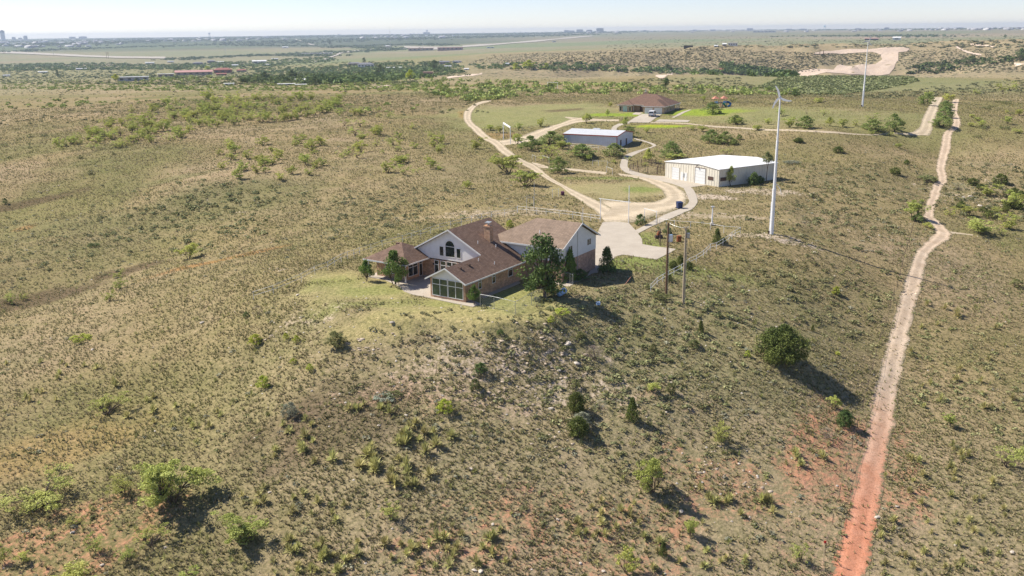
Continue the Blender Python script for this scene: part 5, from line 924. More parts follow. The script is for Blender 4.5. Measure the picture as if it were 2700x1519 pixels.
# middle ground bushes, each traced
mid = [(600, 1005, R3, 92, 52, 'mesquite', 'big spreading mesquite left of the dirt road'), (785, 1150, R3, 76, 44, 'mesquite', 'bushy mesquite below the big spreading one'), (140, 1182, R3, 32, 24, 'mesquite', 'lone small mesquite left of the bushy mesquite'), (240, 740, R3, 44, 30, 'mesquite', 'wide mesquite left of the dirt road bend'), (1165, 1008, R3, 48, 42, 'oak', 'round dense tree at the dirt road fork'), (850, 745, R3, 56, 35, 'mesquite', 'dense bush in front of the left end of the shed'),
 (1080, 688, R3, 66, 34, 'mesquite', 'wide dense bush hiding the shed corner'), (1045, 858, R3, 62, 42, 'airy', 'large airy mesquite in the bush island'), (1420, 825, R3, 62, 32, 'mesquite', 'dense bush before the middle of the shed'), (1785, 812, R3, 50, 32, 'mesquite', 'dense bush before the right end of the shed'), (1210, 740, R3, 40, 24, 'mesquite', 'bush between the airy mesquite and the shed'), (695, 690, R3, 34, 34, 'mesquite', 'bush just right of the white arch gateway'), (715, 525, R3, 24, 19, 'mesquite', 'small round mesquite in the pasture behind the gateway'), (390, 530, R3, 30, 18, 'mesquite', 'low mesquite at the road bend'), (510, 555, R3, 26, 22, 'mesquite', 'mesquite directly behind the white arch gateway'), (955, 488, R3, 28, 24, 'mesquite', 'round mesquite in the pasture above the dirt lane'),
 (1480, 446, R3, 29, 27, 'elm', 'small tree standing on the dirt lane edge'), (1713, 372, R3, 14, 20, 'elm', 'tiny young tree on the far lawn'), (1748, 268, R3, 15, 15, 'mesquite', 'dark small bush left of the far house'), (1912, 487, R3, 26, 26, 'elm', 'small tree at the foot of the far driveway'), (1955, 605, R3, 42, 26, 'oak', 'dark bush behind the right end of the shed'), (2150, 552, R3, 21, 15, 'mesquite', 'small dark bush below the bright yellow weeds'), (2170, 890, R3, 34, 38, 'elm', 'oval tree behind the dark corral'), (2425, 835, R3, 48, 42, 'oak', 'large dense tree behind the corral'),
 (930, 862, R4, 52, 20, 'mesquite', 'spreading bush at the left rear of the workshop'), (1345, 668, R4, 44, 34, 'oak', 'left half of the dense bush pair behind the workshop'), (1500, 682, R4, 46, 32, 'oak', 'right half of the dense bush pair behind the workshop'), (1600, 692, R4, 22, 16, 'mesquite', 'small bush right of the dense bush pair'), (1660, 632, R4, 16, 13, 'airy', 'small airy bush above the dense bush pair'), (1622, 457, R4, 40, 23, 'mesquite', 'dense round bush below the play set'), (1862, 524, R4, 27, 15, 'mesquite', 'low bush on the farm road edge'), (1352, 345, R4, 44, 30, 'oak', 'open tree in front of the play set'), (1125, 525, R4, 22, 11, 'mesquite', 'low bush left below the farm road'), (1252, 542, R4, 28, 19, 'mesquite', 'bush just below the farm road'), (1505, 800, R4, 32, 18, 'airy', 'pale bush behind the white workshop roof'), (2322, 662, R4, 26, 13, 'juniper', 'dark bush right of the wind turbine pole'),
 (830, 47, R4, 27, 26, 'oak', 'lone dark round tree beyond the far house'), (2285, 152, R4, 28, 17, 'oak', 'dark round bush beyond the wind turbine head'), (1255, 215, R4, 16, 20, 'mesquite', 'small tree left of the play set'), (1585, 215, R4, 24, 16, 'airy', 'thin bush right of the play set'), (2240, 900, R4, 44, 14, 'lowbush', 'low grey bush behind the turbine pole'),
 (580, 828, R5, 40, 30, 'mesquite', 'bush just right of the turbine pole by the farm road'), (720, 828, R5, 48, 30, 'mesquite', 'dense bush, second right of the turbine pole'), (925, 812, R5, 26, 24, 'elm', 'small tree in the middle of the farm road bushes'), (1030, 820, R5, 34, 24, 'mesquite', 'round bush right of the small middle tree'), (1145, 812, R5, 22, 22, 'airy', 'airy bush beside the farm road'), (1292, 855, R5, 52, 30, 'oak', 'bright dense bush, left of the farm road corner pair'), (1468, 858, R5, 46, 44, 'oak', 'two humped dense bush, right of the farm road corner pair'), (1280, 885, R5, 16, 9, 'mesquite', 'small bush under the corner pair, left'), (1440, 895, R5, 18, 11, 'mesquite', 'small bush under the corner pair, right'), (1285, 765, R5, 34, 24, 'airy', 'pale bush behind the corner pair'), (400, 800, R5, 22, 18, 'mesquite', 'small bush left of the turbine pole'), (135, 798, R5, 38, 22, 'mesquite', 'round bush between play set and turbine'), (310, 850, R5, 26, 16, 'mesquite', 'flat bush on the near edge of the farm road'), (525, 730, R5, 32, 28, 'airy', 'airy mesquite behind the turbine rotor'), (875, 728, R5, 22, 17, 'airy', 'thin bush in the pasture right of the turbine'), (730, 712, R5, 14, 13, 'twiggy', 'dark twiggy bush in the pasture'), (830, 615, R5, 40, 15, 'mesquite', 'low wide bush at the pasture edge'),
 (1748, 635, R5, 40, 30, 'oak', 'dense bush left of the farm road end'), (1775, 560, R5, 30, 14, 'mesquite', 'bush at the farm road top'), (1925, 610, R5, 36, 26, 'mesquite', 'yellow green bush between the two far roads'), (1905, 680, R5, 34, 24, 'oak', 'second bush in the row between the roads'), (1905, 740, R5, 38, 28, 'oak', 'third bush in the row between the roads'), (1888, 820, R5, 50, 28, 'oak', 'lowest bush in the row between the roads'), (2430, 796, R5, 28, 24, 'mesquite', 'mesquite at the right edge above the slope'), (2538, 725, R5, 28, 20, 'mesquite', 'mesquite cut by the right edge'), (2175, 772, R5, 26, 12, 'mesquite', 'low mesquite right of the track'), (660, 950, R5, 28, 13, 'juniper', 'dark round bush above the turbine shadow side'), (1000, 1040, R5, 34, 18, 'juniper', 'dark pair of bushes in open ground'), (1510, 1000, R5, 22, 14, 'mesquite', 'green bush left of the track bend'), (1580, 1140, R5, 18, 13, 'juniper', 'small dark green bush left of the track bend'), (600, 1130, R5, 40, 14, 'lowbush', 'grey bush right of the workshop roof'), (1480, 1220, R5, 32, 18, 'juniper', 'dark low bush near the ravine fence'), (1750, 1270, R5, 50, 24, 'lowbush', 'olive bush beside the ravine path'),
 (1490, 500, R6, 66, 46, 'mesquite', 'bright yellow green bush above the track bend'), (1545, 530, R6, 30, 20, 'oak', 'dark foot of the bright bush at the track bend'), (1660, 600, R6, 34, 18, 'mesquite', 'small bush hugging the track bend'), (2115, 632, R6, 92, 38, 'mesquite', 'spreading mesquite in the ravine'), (2225, 285, R6, 48, 32, 'mesquite', 'pale bush up in the ravine'), (2455, 300, R6, 40, 24, 'mesquite', 'mesquite right of the pale ravine bush'), (2435, 405, R6, 44, 38, 'mesquite', 'leafy mesquite low in the ravine at right'), (1855, 475, R6, 30, 30, 'airy', 'airy tree left in the ravine'), (2040, 470, R6, 50, 26, 'mesquite', 'green bush in the middle of the ravine'), (2430, 605, R6, 46, 38, 'mesquite', 'slender mesquite pair at the right of the ravine'), (2350, 660, R6, 26, 30, 'airy', 'thin small tree below the ravine'), (1935, 225, R6, 50, 24, 'twiggy', 'grey twiggy mound at the head of the ravine'), (2290, 165, R6, 40, 20, 'twiggy', 'second grey twiggy mound, up the ravine'), (1965, 400, R6, 26, 20, 'juniper', 'dark juniper on the ravine rocks'), (2395, 440, R6, 24, 20, 'juniper', 'dark juniper low on the ravine rocks'), (2500, 1165, R6, 40, 24, 'shrub', 'dark shrub near the right edge below the ravine'), (750, 1235, R6, 18, 22, 'shrub', 'small bright shrub on the turbine slope'), (1660, 150, R6, 40, 22, 'lowbush', 'olive bush between fence corner and track'), (2475, 265, R6, 30, 18, 'juniper', 'dark bush at the far end of the ravine')]
M_bush = leaf_mat('bush_leaves', (.21, .27, .08), (.33, .39, .13), .12)
for x, y, R, w0, h0, kd, lab in mid:
    dense = kd == 'oak' and 'lone' not in lab and 'dark round' not in lab
    if dense or 'dense' in lab: P(x, y, R, w0 * 1.25, h0 * 1.15, 'shrub', lab, mt=M_bush, det=.9, name='mesquite_bush', cat='bush'); continue
    P(x, y, R, w0, h0, kd, lab, mt=M_elm if kd == 'oak' and 'lone' not in lab and 'dark round bush' not in lab else (M_mesq if kd == 'elm' else (M_grey if 'grey' in lab else None)), det=.9 if w0 > 40 else .6)
P(1560, 1152, R4, 34, 52, 'elm', 'leaning sapling against the shaded workshop wall', mt=M_mesq, det=.8, name='sapling', cat='tree'); P(1825, 1140, R4, 42, 34, 'spire', 'dark pointed bush against the shaded workshop wall', det=.8, mt=M_dark); P(1890, 1120, R4, 30, 20, 'juniper', 'low dark bush right of the pointed one at the workshop', mt=M_dark, det=.6)
p = at(1960, 1105, R4); s = mpp(p); root = empty('thin_tree', p); ft = crown('elm', 5, .7); v = ft[0].copy(); v[:, 2] = v[:, 2] * .5 + .5; mesh_np('crown', v, ft[1], M_olive, parent=root); MB().tube([(0, 0, -.02), (.02, 0, .3), (.1, .03, .7), (.05, .05, .92)], [.03, .022, .015, .006], 6).tube([(.04, 0, .4), (-.1, .05, .75)], [.014, .005], 5).build('trunk', M_bark, root); root.scale = (38 * s, 38 * s, 80 * s); rec(root, 'tall thin tree with bare dark trunk at the workshop rear', 'tree')

def clear(x, y, pad=0):
    ok = np.ones(np.shape(x), bool)
    for pl_ in ROADPOLYS: ok &= ~inpoly(x, y, pl_)
    for c, rr in HOUSES: ok &= np.hypot(x - c[0], y - c[1]) > rr
    return ok
HOUSES = [(O_ + np.array([-9, 14, 0]) * 0 + (house.matrix_world @ Vector((0, 0, 0)) * 0 + Vector((0, 0, 0))).x, 0.0)]
HOUSES = []
for a, b, rr in ((-3, 3, 4.5), (-3, 9, 5), (-10, 13, 7), (-17, 8, 6), (0, 21, 8), (-8, 18, 7), (3, 18, 6)):
    th = math.radians(33); HOUSES.append((O_[:2] + a * np.array([math.cos(th), -math.sin(th)]) + b * np.array([math.sin(th), math.cos(th)]), rr))
for a, b in ((-4, 5), (-9, 10), (-14, 5), (-14, 14), (-4, 14)):
    th = math.radians(57.5); HOUSES.append((P0[:2] + a * np.array([math.sin(math.radians(147.5)), math.cos(math.radians(147.5))]) + b * np.array([math.sin(th), math.cos(th)]), 7))
for a in (-3, -9, -15): HOUSES.append((a_[:2] + a * np.array([math.sin(math.radians(118.5)), math.cos(math.radians(118.5))]) + 6.5 * np.array([math.sin(math.radians(28.5)), math.cos(math.radians(28.5))]), 7.5))
for a, b in ((4, 3), (4, 12), (-6, 12)): HOUSES.append((g0[:2] + a * np.array([math.sin(fa), math.cos(fa)]) + b * np.array([math.sin(fa - math.pi / 2), math.cos(fa - math.pi / 2)]), 7))
def rnd_in(poly, R, n):
    pts = np.array([(R[0] + x / R[2], R[1] + y / R[2]) for x, y in poly]) if R else np.array(poly, float); out = []
    while len(out) < n:
        x = rng.uniform(pts[:, 0].min(), pts[:, 0].max(), 400); y = rng.uniform(pts[:, 1].min(), pts[:, 1].max(), 400); k = inpoly(x, y, pts); out += list(zip(x[k], y[k]))
    return out[:n]
def scatter(poly, R, n, w0, w1, asp, kinds, label, group, mt=None, det=.35):
    for (x, y) in rnd_in(poly, R, n):
        p = gp(x, y)
        if not clear(np.array([p[0]]), np.array([p[1]]))[0]: continue
        s = mpp(p); wd = random.uniform(w0, w1) * s * (1.5 if 'yucca' in kinds else 1.35); plant(p, wd, wd * random.uniform(asp * .8, asp * 1.15), random.choice(kinds), label, group, mt, det, nvar=5)
scatter([(420,400),(900,180),(1100,110),(1500,80),(1500,340),(900,420),(450,480)], RU, 88, 20, 34, .72, ['mesquite', 'airy'], 'small airy mesquite in the scattered thicket of the upper left field', 'mesquites of the upper left thicket', det=.55)
scatter([(1500,60),(2500,50),(2500,190),(1900,240),(1500,290)], RU, 95, 20, 32, .72, ['mesquite', 'airy'], 'small airy mesquite in the dense upper middle thicket', 'mesquites of the upper middle thicket', det=.55)
scatter([(1600,400),(2500,330),(2500,640),(1950,680),(1580,620)], RU, 32, 18, 38, .68, ['mesquite'], 'bright green mesquite bush out on the open field left of the dirt road', 'mesquites on the open field left of the dirt road', det=.5)
scatter([(2400,120),(3000,120),(3200,300),(3350,560),(3000,640),(2500,520)], RU, 42, 16, 36, .68, ['mesquite', 'airy'], 'mesquite bush on the slope just left of the curving dirt road', 'mesquites just left of the curving dirt road', det=.55)
scatter([(2040,500),(2560,480),(2560,560),(2100,560)], R5, 7, 16, 26, .7, ['airy'], 'thin mesquite on the skyline of the right plateau', 'mesquites along the right plateau edge', det=.4)
scatter([(2060,620),(2560,600),(2560,1000),(2060,960)], R5, 14, 12, 28, .5, ['mesquite', 'lowbush'], 'low bush on open ground right of the upper track', 'bushes on open ground right of the upper track', det=.4)
scatter([(1960,180),(2560,150),(2560,560),(2200,560),(1960,420)], R6, 16, 16, 34, .6, ['mesquite', 'juniper', 'twiggy'], 'bush among the broken rocks of the right ravine', 'bushes among the ravine rocks', det=.4)
scatter([(620,640),(1200,700),(1800,820),(1800,900),(1100,900),(620,720)], R3, 10, 14, 26, .6, ['mesquite', 'airy'], 'young mesquite filling the bush island in front of the shed', 'young mesquites in the bush island', det=.4)
scatter([(1800,720),(2200,700),(2450,900),(2000,980)], (1200, 220, 4.262), 6, 14, 24, .6, ['airy'], 'low mesquite scrub between curved path and workshop', 'low mesquites by the curved path', det=.4)
scatter([(0,260),(420,330),(900,480),(900,620),(400,620),(0,520)], RU, 12, 10, 18, .6, ['shrub', 'lowbush'], 'dark low shrub on the open left field', 'dark low shrubs on the open left field', det=.35)
# yuccas: one by one where they are large
yg = {}
ycl = [([(850,640),(1200,640),(1200,860),(980,1000),(840,960),(860,780)], RS, 26, 20, 36, 'straw coloured yucca in the tight group on the middle slope'), ([(280,600),(440,560),(480,860),(200,860)], RS, 12, 16, 30, 'green yucca beside the burnt patch on the slope'), ([(620,760),(820,780),(800,900),(540,850)], RS, 8, 18, 38, 'large spiky yucca left of the tight yucca group'), ([(280,1230),(760,1280),(760,1440),(380,1440)], RS, 22, 18, 30, 'dark green yucca in the thicket at the bottom'), ([(830,1280),(1450,1200),(1500,1440),(880,1440)], RS, 26, 16, 30, 'yellow yucca on red soil near the bottom centre'), ([(60,980),(320,980),(620,1040),(620,1200),(540,1180),(80,1060)], RS, 12, 16, 26, 'yucca on the lower left slope'), ([(600,540),(1000,540),(960,620),(660,600)], RS, 7, 14, 26, 'yucca near the prickly pear patch'),
       ([(0,340),(560,400),(900,540),(1160,640),(1100,800),(420,600),(0,560)], RW, 34, 12, 22, 'small dark yucca on the left hillside'), ([(160,1050),(620,1050),(600,1260),(240,1260)], RQ, 22, 14, 24, 'pale yucca in the band of tufts on red soil'), ([(850,1010),(1240,1080),(1240,1180),(900,1120)], RQ, 12, 16, 30, 'green yucca clump right of the leaning mesquite'), ([(500,1270),(620,1440),(1100,1420),(1060,1300),(850,1300)], RQ, 12, 14, 26, 'yucca along the bottom edge left of the track'), ([(1290,830),(1480,820),(1480,940),(1300,900)], RQ, 6, 16, 30, 'tall pale yucca on red soil left of the track'),
       ([(640,760),(1000,780),(1300,860),(1300,1300),(1000,1440),(560,1440),(620,1000)], R7, 46, 12, 24, 'yucca on the slope right of the red clay track'), ([(700,80),(1300,0),(1320,620),(1000,760),(720,620),(740,400)], R7, 22, 12, 22, 'yellow yucca on the grassy slope right of the pale track')]
for poly, R, n, w0_, w1_, lab in ycl: scatter(poly, R, n, w0_ * 1.05, w1_ * 1.05, .75, ['yucca'], lab, lab.replace('yucca', 'yuccas', 1) if False else 'yuccas: ' + lab, det=1.0)

# ---------------------------------------------------------------- ground cover nobody could count
def merge_small(name, X_, Y_, S_, tmpl, m, col0, col1, hs=1.0, kind='stuff', cn='tint', zoff=0.0, seed=1):
    """tmpl: list of (verts Nx3, faces Mx3|4); one copy per point, random turn"""
    r = np.random.default_rng(seed); Z_ = hh(X_, Y_); idx = r.integers(0, len(tmpl), len(X_)); V = []; Fc = []; Cc = []; base = 0
    for t, (tv, tf) in enumerate(tmpl):
        k = np.where(idx == t)[0]
        if not len(k): continue
        a = r.uniform(0, 6.283, len(k)); ca, sa = np.cos(a)[:, None], np.sin(a)[:, None]; s = S_[k][:, None]; q = r.uniform(.75, 1.25, len(k))[:, None] * hs
        x = (tv[:, 0] * ca - tv[:, 1] * sa) * s + X_[k][:, None]; y = (tv[:, 0] * sa + tv[:, 1] * ca) * s + Y_[k][:, None]; z = tv[:, 2] * s * q + Z_[k][:, None] + zoff
        V.append(np.stack([x, y, z], -1).reshape(-1, 3)); nf = tf[None] + (np.arange(len(k)) * len(tv))[:, None, None] + base; Fc.append(nf.reshape(-1, tf.shape[1])); base += len(k) * len(tv)
        w0 = r.uniform(0, 1, len(k))[:, None, None]; c = np.array(col0) * (1 - w0) + np.array(col1) * w0; c = c * r.uniform(.8, 1.2, len(k))[:, None, None]; Cc.append(np.repeat(c, len(tv), 1).reshape(-1, 3))
    o = mesh_np(name, np.concatenate(V), np.concatenate(Fc), m, cols={cn: np.concatenate(Cc)}); return tag(o, kind=kind)
def tint_mat(name, tr=.2):
    m = bpy.data.materials.new(name); m.use_nodes = True; n = m.node_tree.nodes; l = m.node_tree.links; b = n['Principled BSDF']; b.inputs['Roughness'].default_value = .9; b.inputs['Specular IOR Level'].default_value = .1
    a = n.new('ShaderNodeAttribute'); a.attribute_name = 'tint'; l.new(a.outputs['Color'], b.inputs['Base Color']); t = n.new('ShaderNodeBsdfTranslucent'); l.new(a.outputs['Color'], t.inputs[0]); x = n.new('ShaderNodeMixShader'); x.inputs[0].default_value = tr
    l.new(b.outputs[0], x.inputs[1]); l.new(t.outputs[0], x.inputs[2]); l.new(x.outputs[0], n['Material Output'].inputs[0]); return m
M_tint = tint_mat('grass_blades'); M_tint2 = tint_mat('far_foliage', .1)
def tuft(seed, nb=6, w=.085):
    r = np.random.default_rng(seed); vs = []
    for k in range(nb):
        a = r.uniform(0, 6.283); L_ = r.uniform(.35, .7); el = r.uniform(.55, 1.35); cx, cy = math.cos(a), math.sin(a); vs += [(-cy * w, cx * w, -.05), (cy * w, -cx * w, -.05), (cx * L_ * math.cos(el) * 1.1, cy * L_ * math.cos(el) * 1.1, L_ * math.sin(el))]
    return np.array(vs), np.arange(3 * nb).reshape(-1, 3)
def clump(seed, nl=26, ls=.16):
    r = np.random.default_rng(seed); C = ball(nl, r) * .5; C[:, 2] = np.abs(C[:, 2]) * .9 + .08; return leafquads(C, ls, asp=.6, r=r)
def pts_land(n, d0, d1, falloff, th=.62, seed=3):
    """random points on the land, density falling with distance"""
    r = np.random.default_rng(seed); u = r.uniform(0, 1, n); e = 2 - falloff
    d = np.exp(math.log(d0) + u * math.log(d1 / d0)) if abs(e) < 1e-6 else (d0 ** e + u * (d1 ** e - d0 ** e)) ** (1 / e); t = r.uniform(-th, th, n); return d * np.sin(t), d * np.cos(t), d
def lawnmask(x, y):
    a = np.interp(np.arctan2(x, y), TH, np.arange(len(TH))).astype(int); b = np.interp(np.log(np.hypot(x, y)), LD, np.arange(len(LD))).astype(int); return mask[b, a, 2], mask[b, a, 0], big[b, a], tone[b, a]
tmpl = [tuft(k) for k in range(8)]
x, y, d = pts_land(470000, 62, 520, 1.3); k = clear(x, y) | (((d < 170) & (x > .25 * y)) & (rng.uniform(0, 1, len(x)) < .13)); x, y, d = x[k], y[k], d[k]; lm, bm_, bg_, tn_ = lawnmask(x, y)
dens = fbm(x / 4, y / 4, 131, 3) + .5 * fbm(x / 19, y / 19, 133, 3); keep = (rng.uniform(0, 1, len(x)) > lm * .75) & (rng.uniform(-.55, .5, len(x)) < dens + .26 - bm_ * .45); x, y, d, bg_, lm = x[keep], y[keep], d[keep], bg_[keep], lm[keep]
size = rng.uniform(.35, .8, len(x)) * (1 - .68 * np.clip(lm * 1.3, 0, 1)) * (1 + .5 * sstep(150, 500, d)); gsel = rng.uniform(0, 1, len(x)) < .45 + .5 * fbm(x / 22, y / 22, 151, 3)
merge_small('dry_grass', x[~gsel], y[~gsel], size[~gsel], tmpl, M_tint, (.29, .25, .14), (.49, .41, .25), .8, seed=5); merge_small('green_grass', x[gsel], y[gsel], size[gsel], tmpl, M_tint, (.18, .18, .075), (.325, .31, .14), .8, seed=6)
# low scrub: sage and small dark bushes
tm2 = [clump(k) for k in range(6)]
x, y, d = pts_land(15000, 66, 1100, 1.15, seed=8); k = clear(x, y); x, y, d = x[k], y[k], d[k]; lm, bm_, bg_, tn_ = lawnmask(x, y); dn = fbm(x / 30, y / 30, 161, 4); keep = (lm < .2) & (dn + rng.uniform(-.3, .3, len(x)) > -.05); x, y, d = x[keep], y[keep], d[keep]
sz = rng.uniform(.4, 1.05, len(x)) * (1 + .5 * sstep(200, 900, d)); h_ = rng.uniform(0, 1, len(x)) < .5
merge_small('sagebrush', x[h_], y[h_], sz[h_], tm2, M_tint, (.28, .29, .20), (.38, .37, .27), .6, seed=9); merge_small('low_scrub', x[~h_], y[~h_], sz[~h_], tm2, M_tint, (.19, .205, .09), (.30, .30, .14), .62, seed=10)
x, y, d = pts_land(5200, 60, 420, 1.1, seed=18); k = clear(x, y); x, y, d = x[k], y[k], d[k]; lm, bm_, bg_, tn_ = lawnmask(x, y); keep = (lm < .2) & (fbm(x / 18, y / 18, 171, 3) + rng.uniform(-.3, .3, len(x)) > .0)
yv, yf, _ = crown('yucca', 77); yv = yv[:120]; yf = yf[:30]; merge_small('small_yuccas', x[keep], y[keep], rng.uniform(.5, .95, keep.sum()), [(yv, yf)], M_tint, (.32, .34, .12), (.54, .50, .24), .8, seed=11)
# thicker brush on the slopes below the house and left of it
for k_, (poly, n_, wr, c0, c1) in enumerate((([(1480,760),(1850,740),(2000,800),(1950,880),(1800,960),(1560,960),(1450,880)], 430, (.4, 1.5), (.24, .26, .115), (.38, .39, .19)), ([(1400,950),(1900,960),(1800,1120),(1450,1150)], 260, (.5, 1.4), (.24, .25, .12), (.36, .36, .18)), ([(330,500),(700,480),(760,560),(640,640),(300,620)], 330, (.6, 2.0), (.22, .24, .11), (.33, .34, .17)), ([(0,560),(300,560),(350,700),(0,740)], 200, (.5, 1.6), (.24, .25, .12), (.34, .34, .18)), ([(850,520),(1150,480),(1150,600),(900,640)], 260, (.6, 1.6), (.22, .23, .12), (.33, .33, .18)), ([(2080,430),(2400,430),(2380,640),(2100,640)], 420, (.7, 1.8), (.22, .23, .11), (.33, .32, .17)), ([(2450,470),(2700,430),(2700,600),(2500,560)], 260, (.7, 2.2), (.15, .16, .08), (.27, .27, .14)), ([(2000,700),(2350,720),(2250,860),(2080,830)], 260, (.5, 1.5), (.22, .23, .10), (.34, .33, .17)), ([(1000,880),(1450,880),(1450,1000),(1000,980)], 240, (.4, 1.1), (.20, .20, .10), (.33, .31, .17)), ([(2350,640),(2700,640),(2700,1300),(2350,1000)], 420, (.5, 1.2), (.28, .30, .13), (.44, .43, .22)))):
    q = np.array([gp(x_, y_)[:2] for x_, y_ in rnd_in(poly, None, n_)]); q = q + np.random.default_rng(n_).normal(size=q.shape) * 5; k = clear(q[:, 0], q[:, 1]); q = q[k]; r_ = np.random.default_rng(300 + k_); merge_small('slope_scrub', q[:, 0], q[:, 1], wr[0] + (wr[1] - wr[0]) * r_.uniform(0, 1, len(q)) ** 2, tm2, M_tint, c0, c1, .75, seed=310 + k_)
# broken limestone ledges
sl_v = np.array([(-.6, -.35, -.1), (.55, -.4, -.1), (.62, .3, -.1), (-.5, .38, -.1), (-.52, -.28, .2), (.48, -.33, .24), (.53, .24, .2), (-.42, .3, .22)]); sl_f = np.array([(4, 5, 6, 7), (0, 1, 5, 4), (1, 2, 6, 5), (2, 3, 7, 6), (3, 0, 4, 7)])
lx = []; r_ = np.random.default_rng(77)
for pts_, R_, n_, sp_ in (([(180, 200), (300, 150), (470, 60)], RS, 20, 1.0), ([(560, 240), (700, 200), (840, 240)], RS, 26, .9), ([(1150, 240), (1300, 265), (1500, 225), (1680, 215)], RS, 46, 1.2), ([(1400, 300), (1560, 325), (1760, 340)], RS, 40, 1.0), ([(1350, 480), (1500, 500), (1780, 430)], RS, 34, 1.2), ([(0, 300), (180, 285), (220, 330), (130, 420), (60, 450)], RQ, 60, 1.4), ([(20, 690), (120, 760), (220, 740)], RQ, 22, 1.2), ([(860, 880), (960, 940), (1080, 980)], RQ, 40, 2.0), ([(1820, 260), (1960, 300), (2100, 330), (2300, 370)], R6, 90, 2.2), ([(1800, 60), (2100, 130), (2500, 140)], R6, 50, 3), ([(1700, 200), (1780, 330), (1650, 420)], R6, 24, 1.6), ([(960, 630), (1250, 640), (1400, 700)], R6, 18, 1.5), ([(300, 735), (400, 700)], RU, 14, 1.0), ([(1750, 890), (1860, 910)], RU, 14, .8), ([(1990, 1310), (2060, 1330)], RU, 12, 1.0)):
    Q = np.array([at(x_, y_, R_)[:2] for x_, y_ in pts_]); d_ = np.r_[0, np.cumsum(np.hypot(*np.diff(Q, axis=0).T))]; t_l = r_.uniform(0, d_[-1], n_); lx.append(np.stack([np.interp(t_l, d_, Q[:, 0]), np.interp(t_l, d_, Q[:, 1])], 1) + r_.normal(size=(n_, 2)) * sp_)
lx = np.concatenate(lx); merge_small('limestone_ledges', lx[:, 0], lx[:, 1], r_.uniform(.15, .62, len(lx)) ** 1.2, [(sl_v, sl_f)], tint_mat('ledge_stone', 0), (.40, .325, .245), (.52, .43, .34), .5, seed=78)
# pale stones and gravel on the bare hill edge
sv = np.array([(-.5, -.4, 0), (.5, -.35, 0), (.4, .45, 0), (-.45, .4, 0), (-.25, -.2, .32), (.25, -.15, .38), (.2, .25, .3), (-.2, .2, .36)]); sf_ = np.array([(4, 5, 6, 7), (0, 1, 5, 4), (1, 2, 6, 5), (2, 3, 7, 6), (3, 0, 4, 7)])
x, y, d = pts_land(14000, 62, 330, 1.0, seed=28); k = clear(x, y); x, y = x[k], y[k]; lm, bm_, bg_, tn_ = lawnmask(x, y); a = np.interp(np.arctan2(x, y), TH, np.arange(len(TH))).astype(int); b = np.interp(np.log(np.hypot(x, y)), LD, np.arange(len(LD))).astype(int); pm = pale[b, a]
keep = rng.uniform(0, 1, len(x)) < pm * .8 + .03; x, y = x[keep], y[keep]; merge_small('gravel', x, y, rng.uniform(.1, .36, len(x)), [(sv, sf_)], tint_mat('gravel_stone', 0), (.38, .33, .27), (.55, .50, .44), .8, seed=12)
# ================================================================= the far country
def far_cloud(name, poly, R, n, wm, hs, c0, c1, m=None, seed=1, tm=None, jit=0.0):
    pts = rnd_in(poly, R, n); q = np.array([gp(x, y)[:2] for x, y in pts]); r = np.random.default_rng(seed)
    q = q + r.normal(size=q.shape) * jit; S = r.uniform(wm[0], wm[1], len(q))
    return merge_small(name, q[:, 0], q[:, 1], S, tm or tm_far, m or M_tint2, c0, c1, hs, seed=seed)
tm_far = [clump(50 + k, 22, .2) for k in range(6)]
def far_line(name, pts, R, n, wm, hs, c0, c1, spread, seed):
    """a belt of trees along a line on the land"""
    Q = np.array([at(x, y, R)[:2] for x, y in pts]); r = np.random.default_rng(seed); d = np.r_[0, np.cumsum(np.hypot(*np.diff(Q, axis=0).T))]; t = r.uniform(0, d[-1], n)
    x = np.interp(t, d, Q[:, 0]); y = np.interp(t, d, Q[:, 1]); x = x + r.normal(size=n) * spread; y = y + r.normal(size=n) * spread
    return merge_small(name, x, y, r.uniform(wm[0], wm[1], n), tm_far, M_tint2, c0, c1, hs, seed=seed)
MG, MG2 = (.28, .34, .10), (.40, .45, .15); WG, WG2 = (.13, .19, .075), (.23, .29, .11)
# mesquite thickets: behind the pasture, along the plateau rim, in the green valley
far_cloud('mesquite_thicket', [(1100,205),(1800,228),(2100,238),(2100,252),(1500,248),(1240,268),(1080,240)], None, 520, (2.2, 5), .8, MG, MG2, seed=21)
far_cloud('mesquite_thicket', [(0,212),(420,216),(700,222),(1100,205),(1100,240),(700,240),(300,240),(0,236)], None, 1000, (1.6, 4), .7, MG, MG2, seed=22)
far_cloud('mesquite_thicket', [(0,262),(330,262),(520,250),(900,268),(1200,285),(1200,300),(800,292),(300,285),(0,290)], None, 90, (2, 4), .7, MG, MG2, seed=32)
far_cloud('valley_mesquite', [(2060,205),(2180,200),(2400,200),(2420,215),(2330,235),(2220,250),(2080,248),(2000,232)], None, 5200, (1.6, 3.8), .6, (.21, .245, .105), (.35, .36, .18), seed=23)
far_cloud('valley_woodland', [(1900,165),(2000,180),(2100,195),(2090,205),(1990,202),(1900,190)], None, 260, (5, 11), .8, WG, WG2, seed=24)
far_cloud('valley_woodland', [(820,195),(1000,182),(1150,178),(1230,190),(1120,208),(900,222),(800,215)], None, 800, (4, 10), .75, WG, WG2, seed=25)
far_cloud('valley_woodland', [(620,182),(820,178),(1000,165),(1160,165),(1240,178),(1000,190),(700,196)], None, 700, (4, 10), .75, WG, WG2, seed=26)
far_cloud('valley_woodland', [(0,170),(250,166),(420,172),(700,160),(860,150),(900,160),(700,178),(430,184),(180,186),(0,188)], None, 1100, (6, 13), .65, WG, WG2, seed=27)
far_cloud('valley_woodland', [(640,200),(800,196),(1000,196),(1000,215),(820,224),(640,218)], None, 420, (4, 9), .8, (.12, .16, .065), (.21, .26, .10), seed=28)
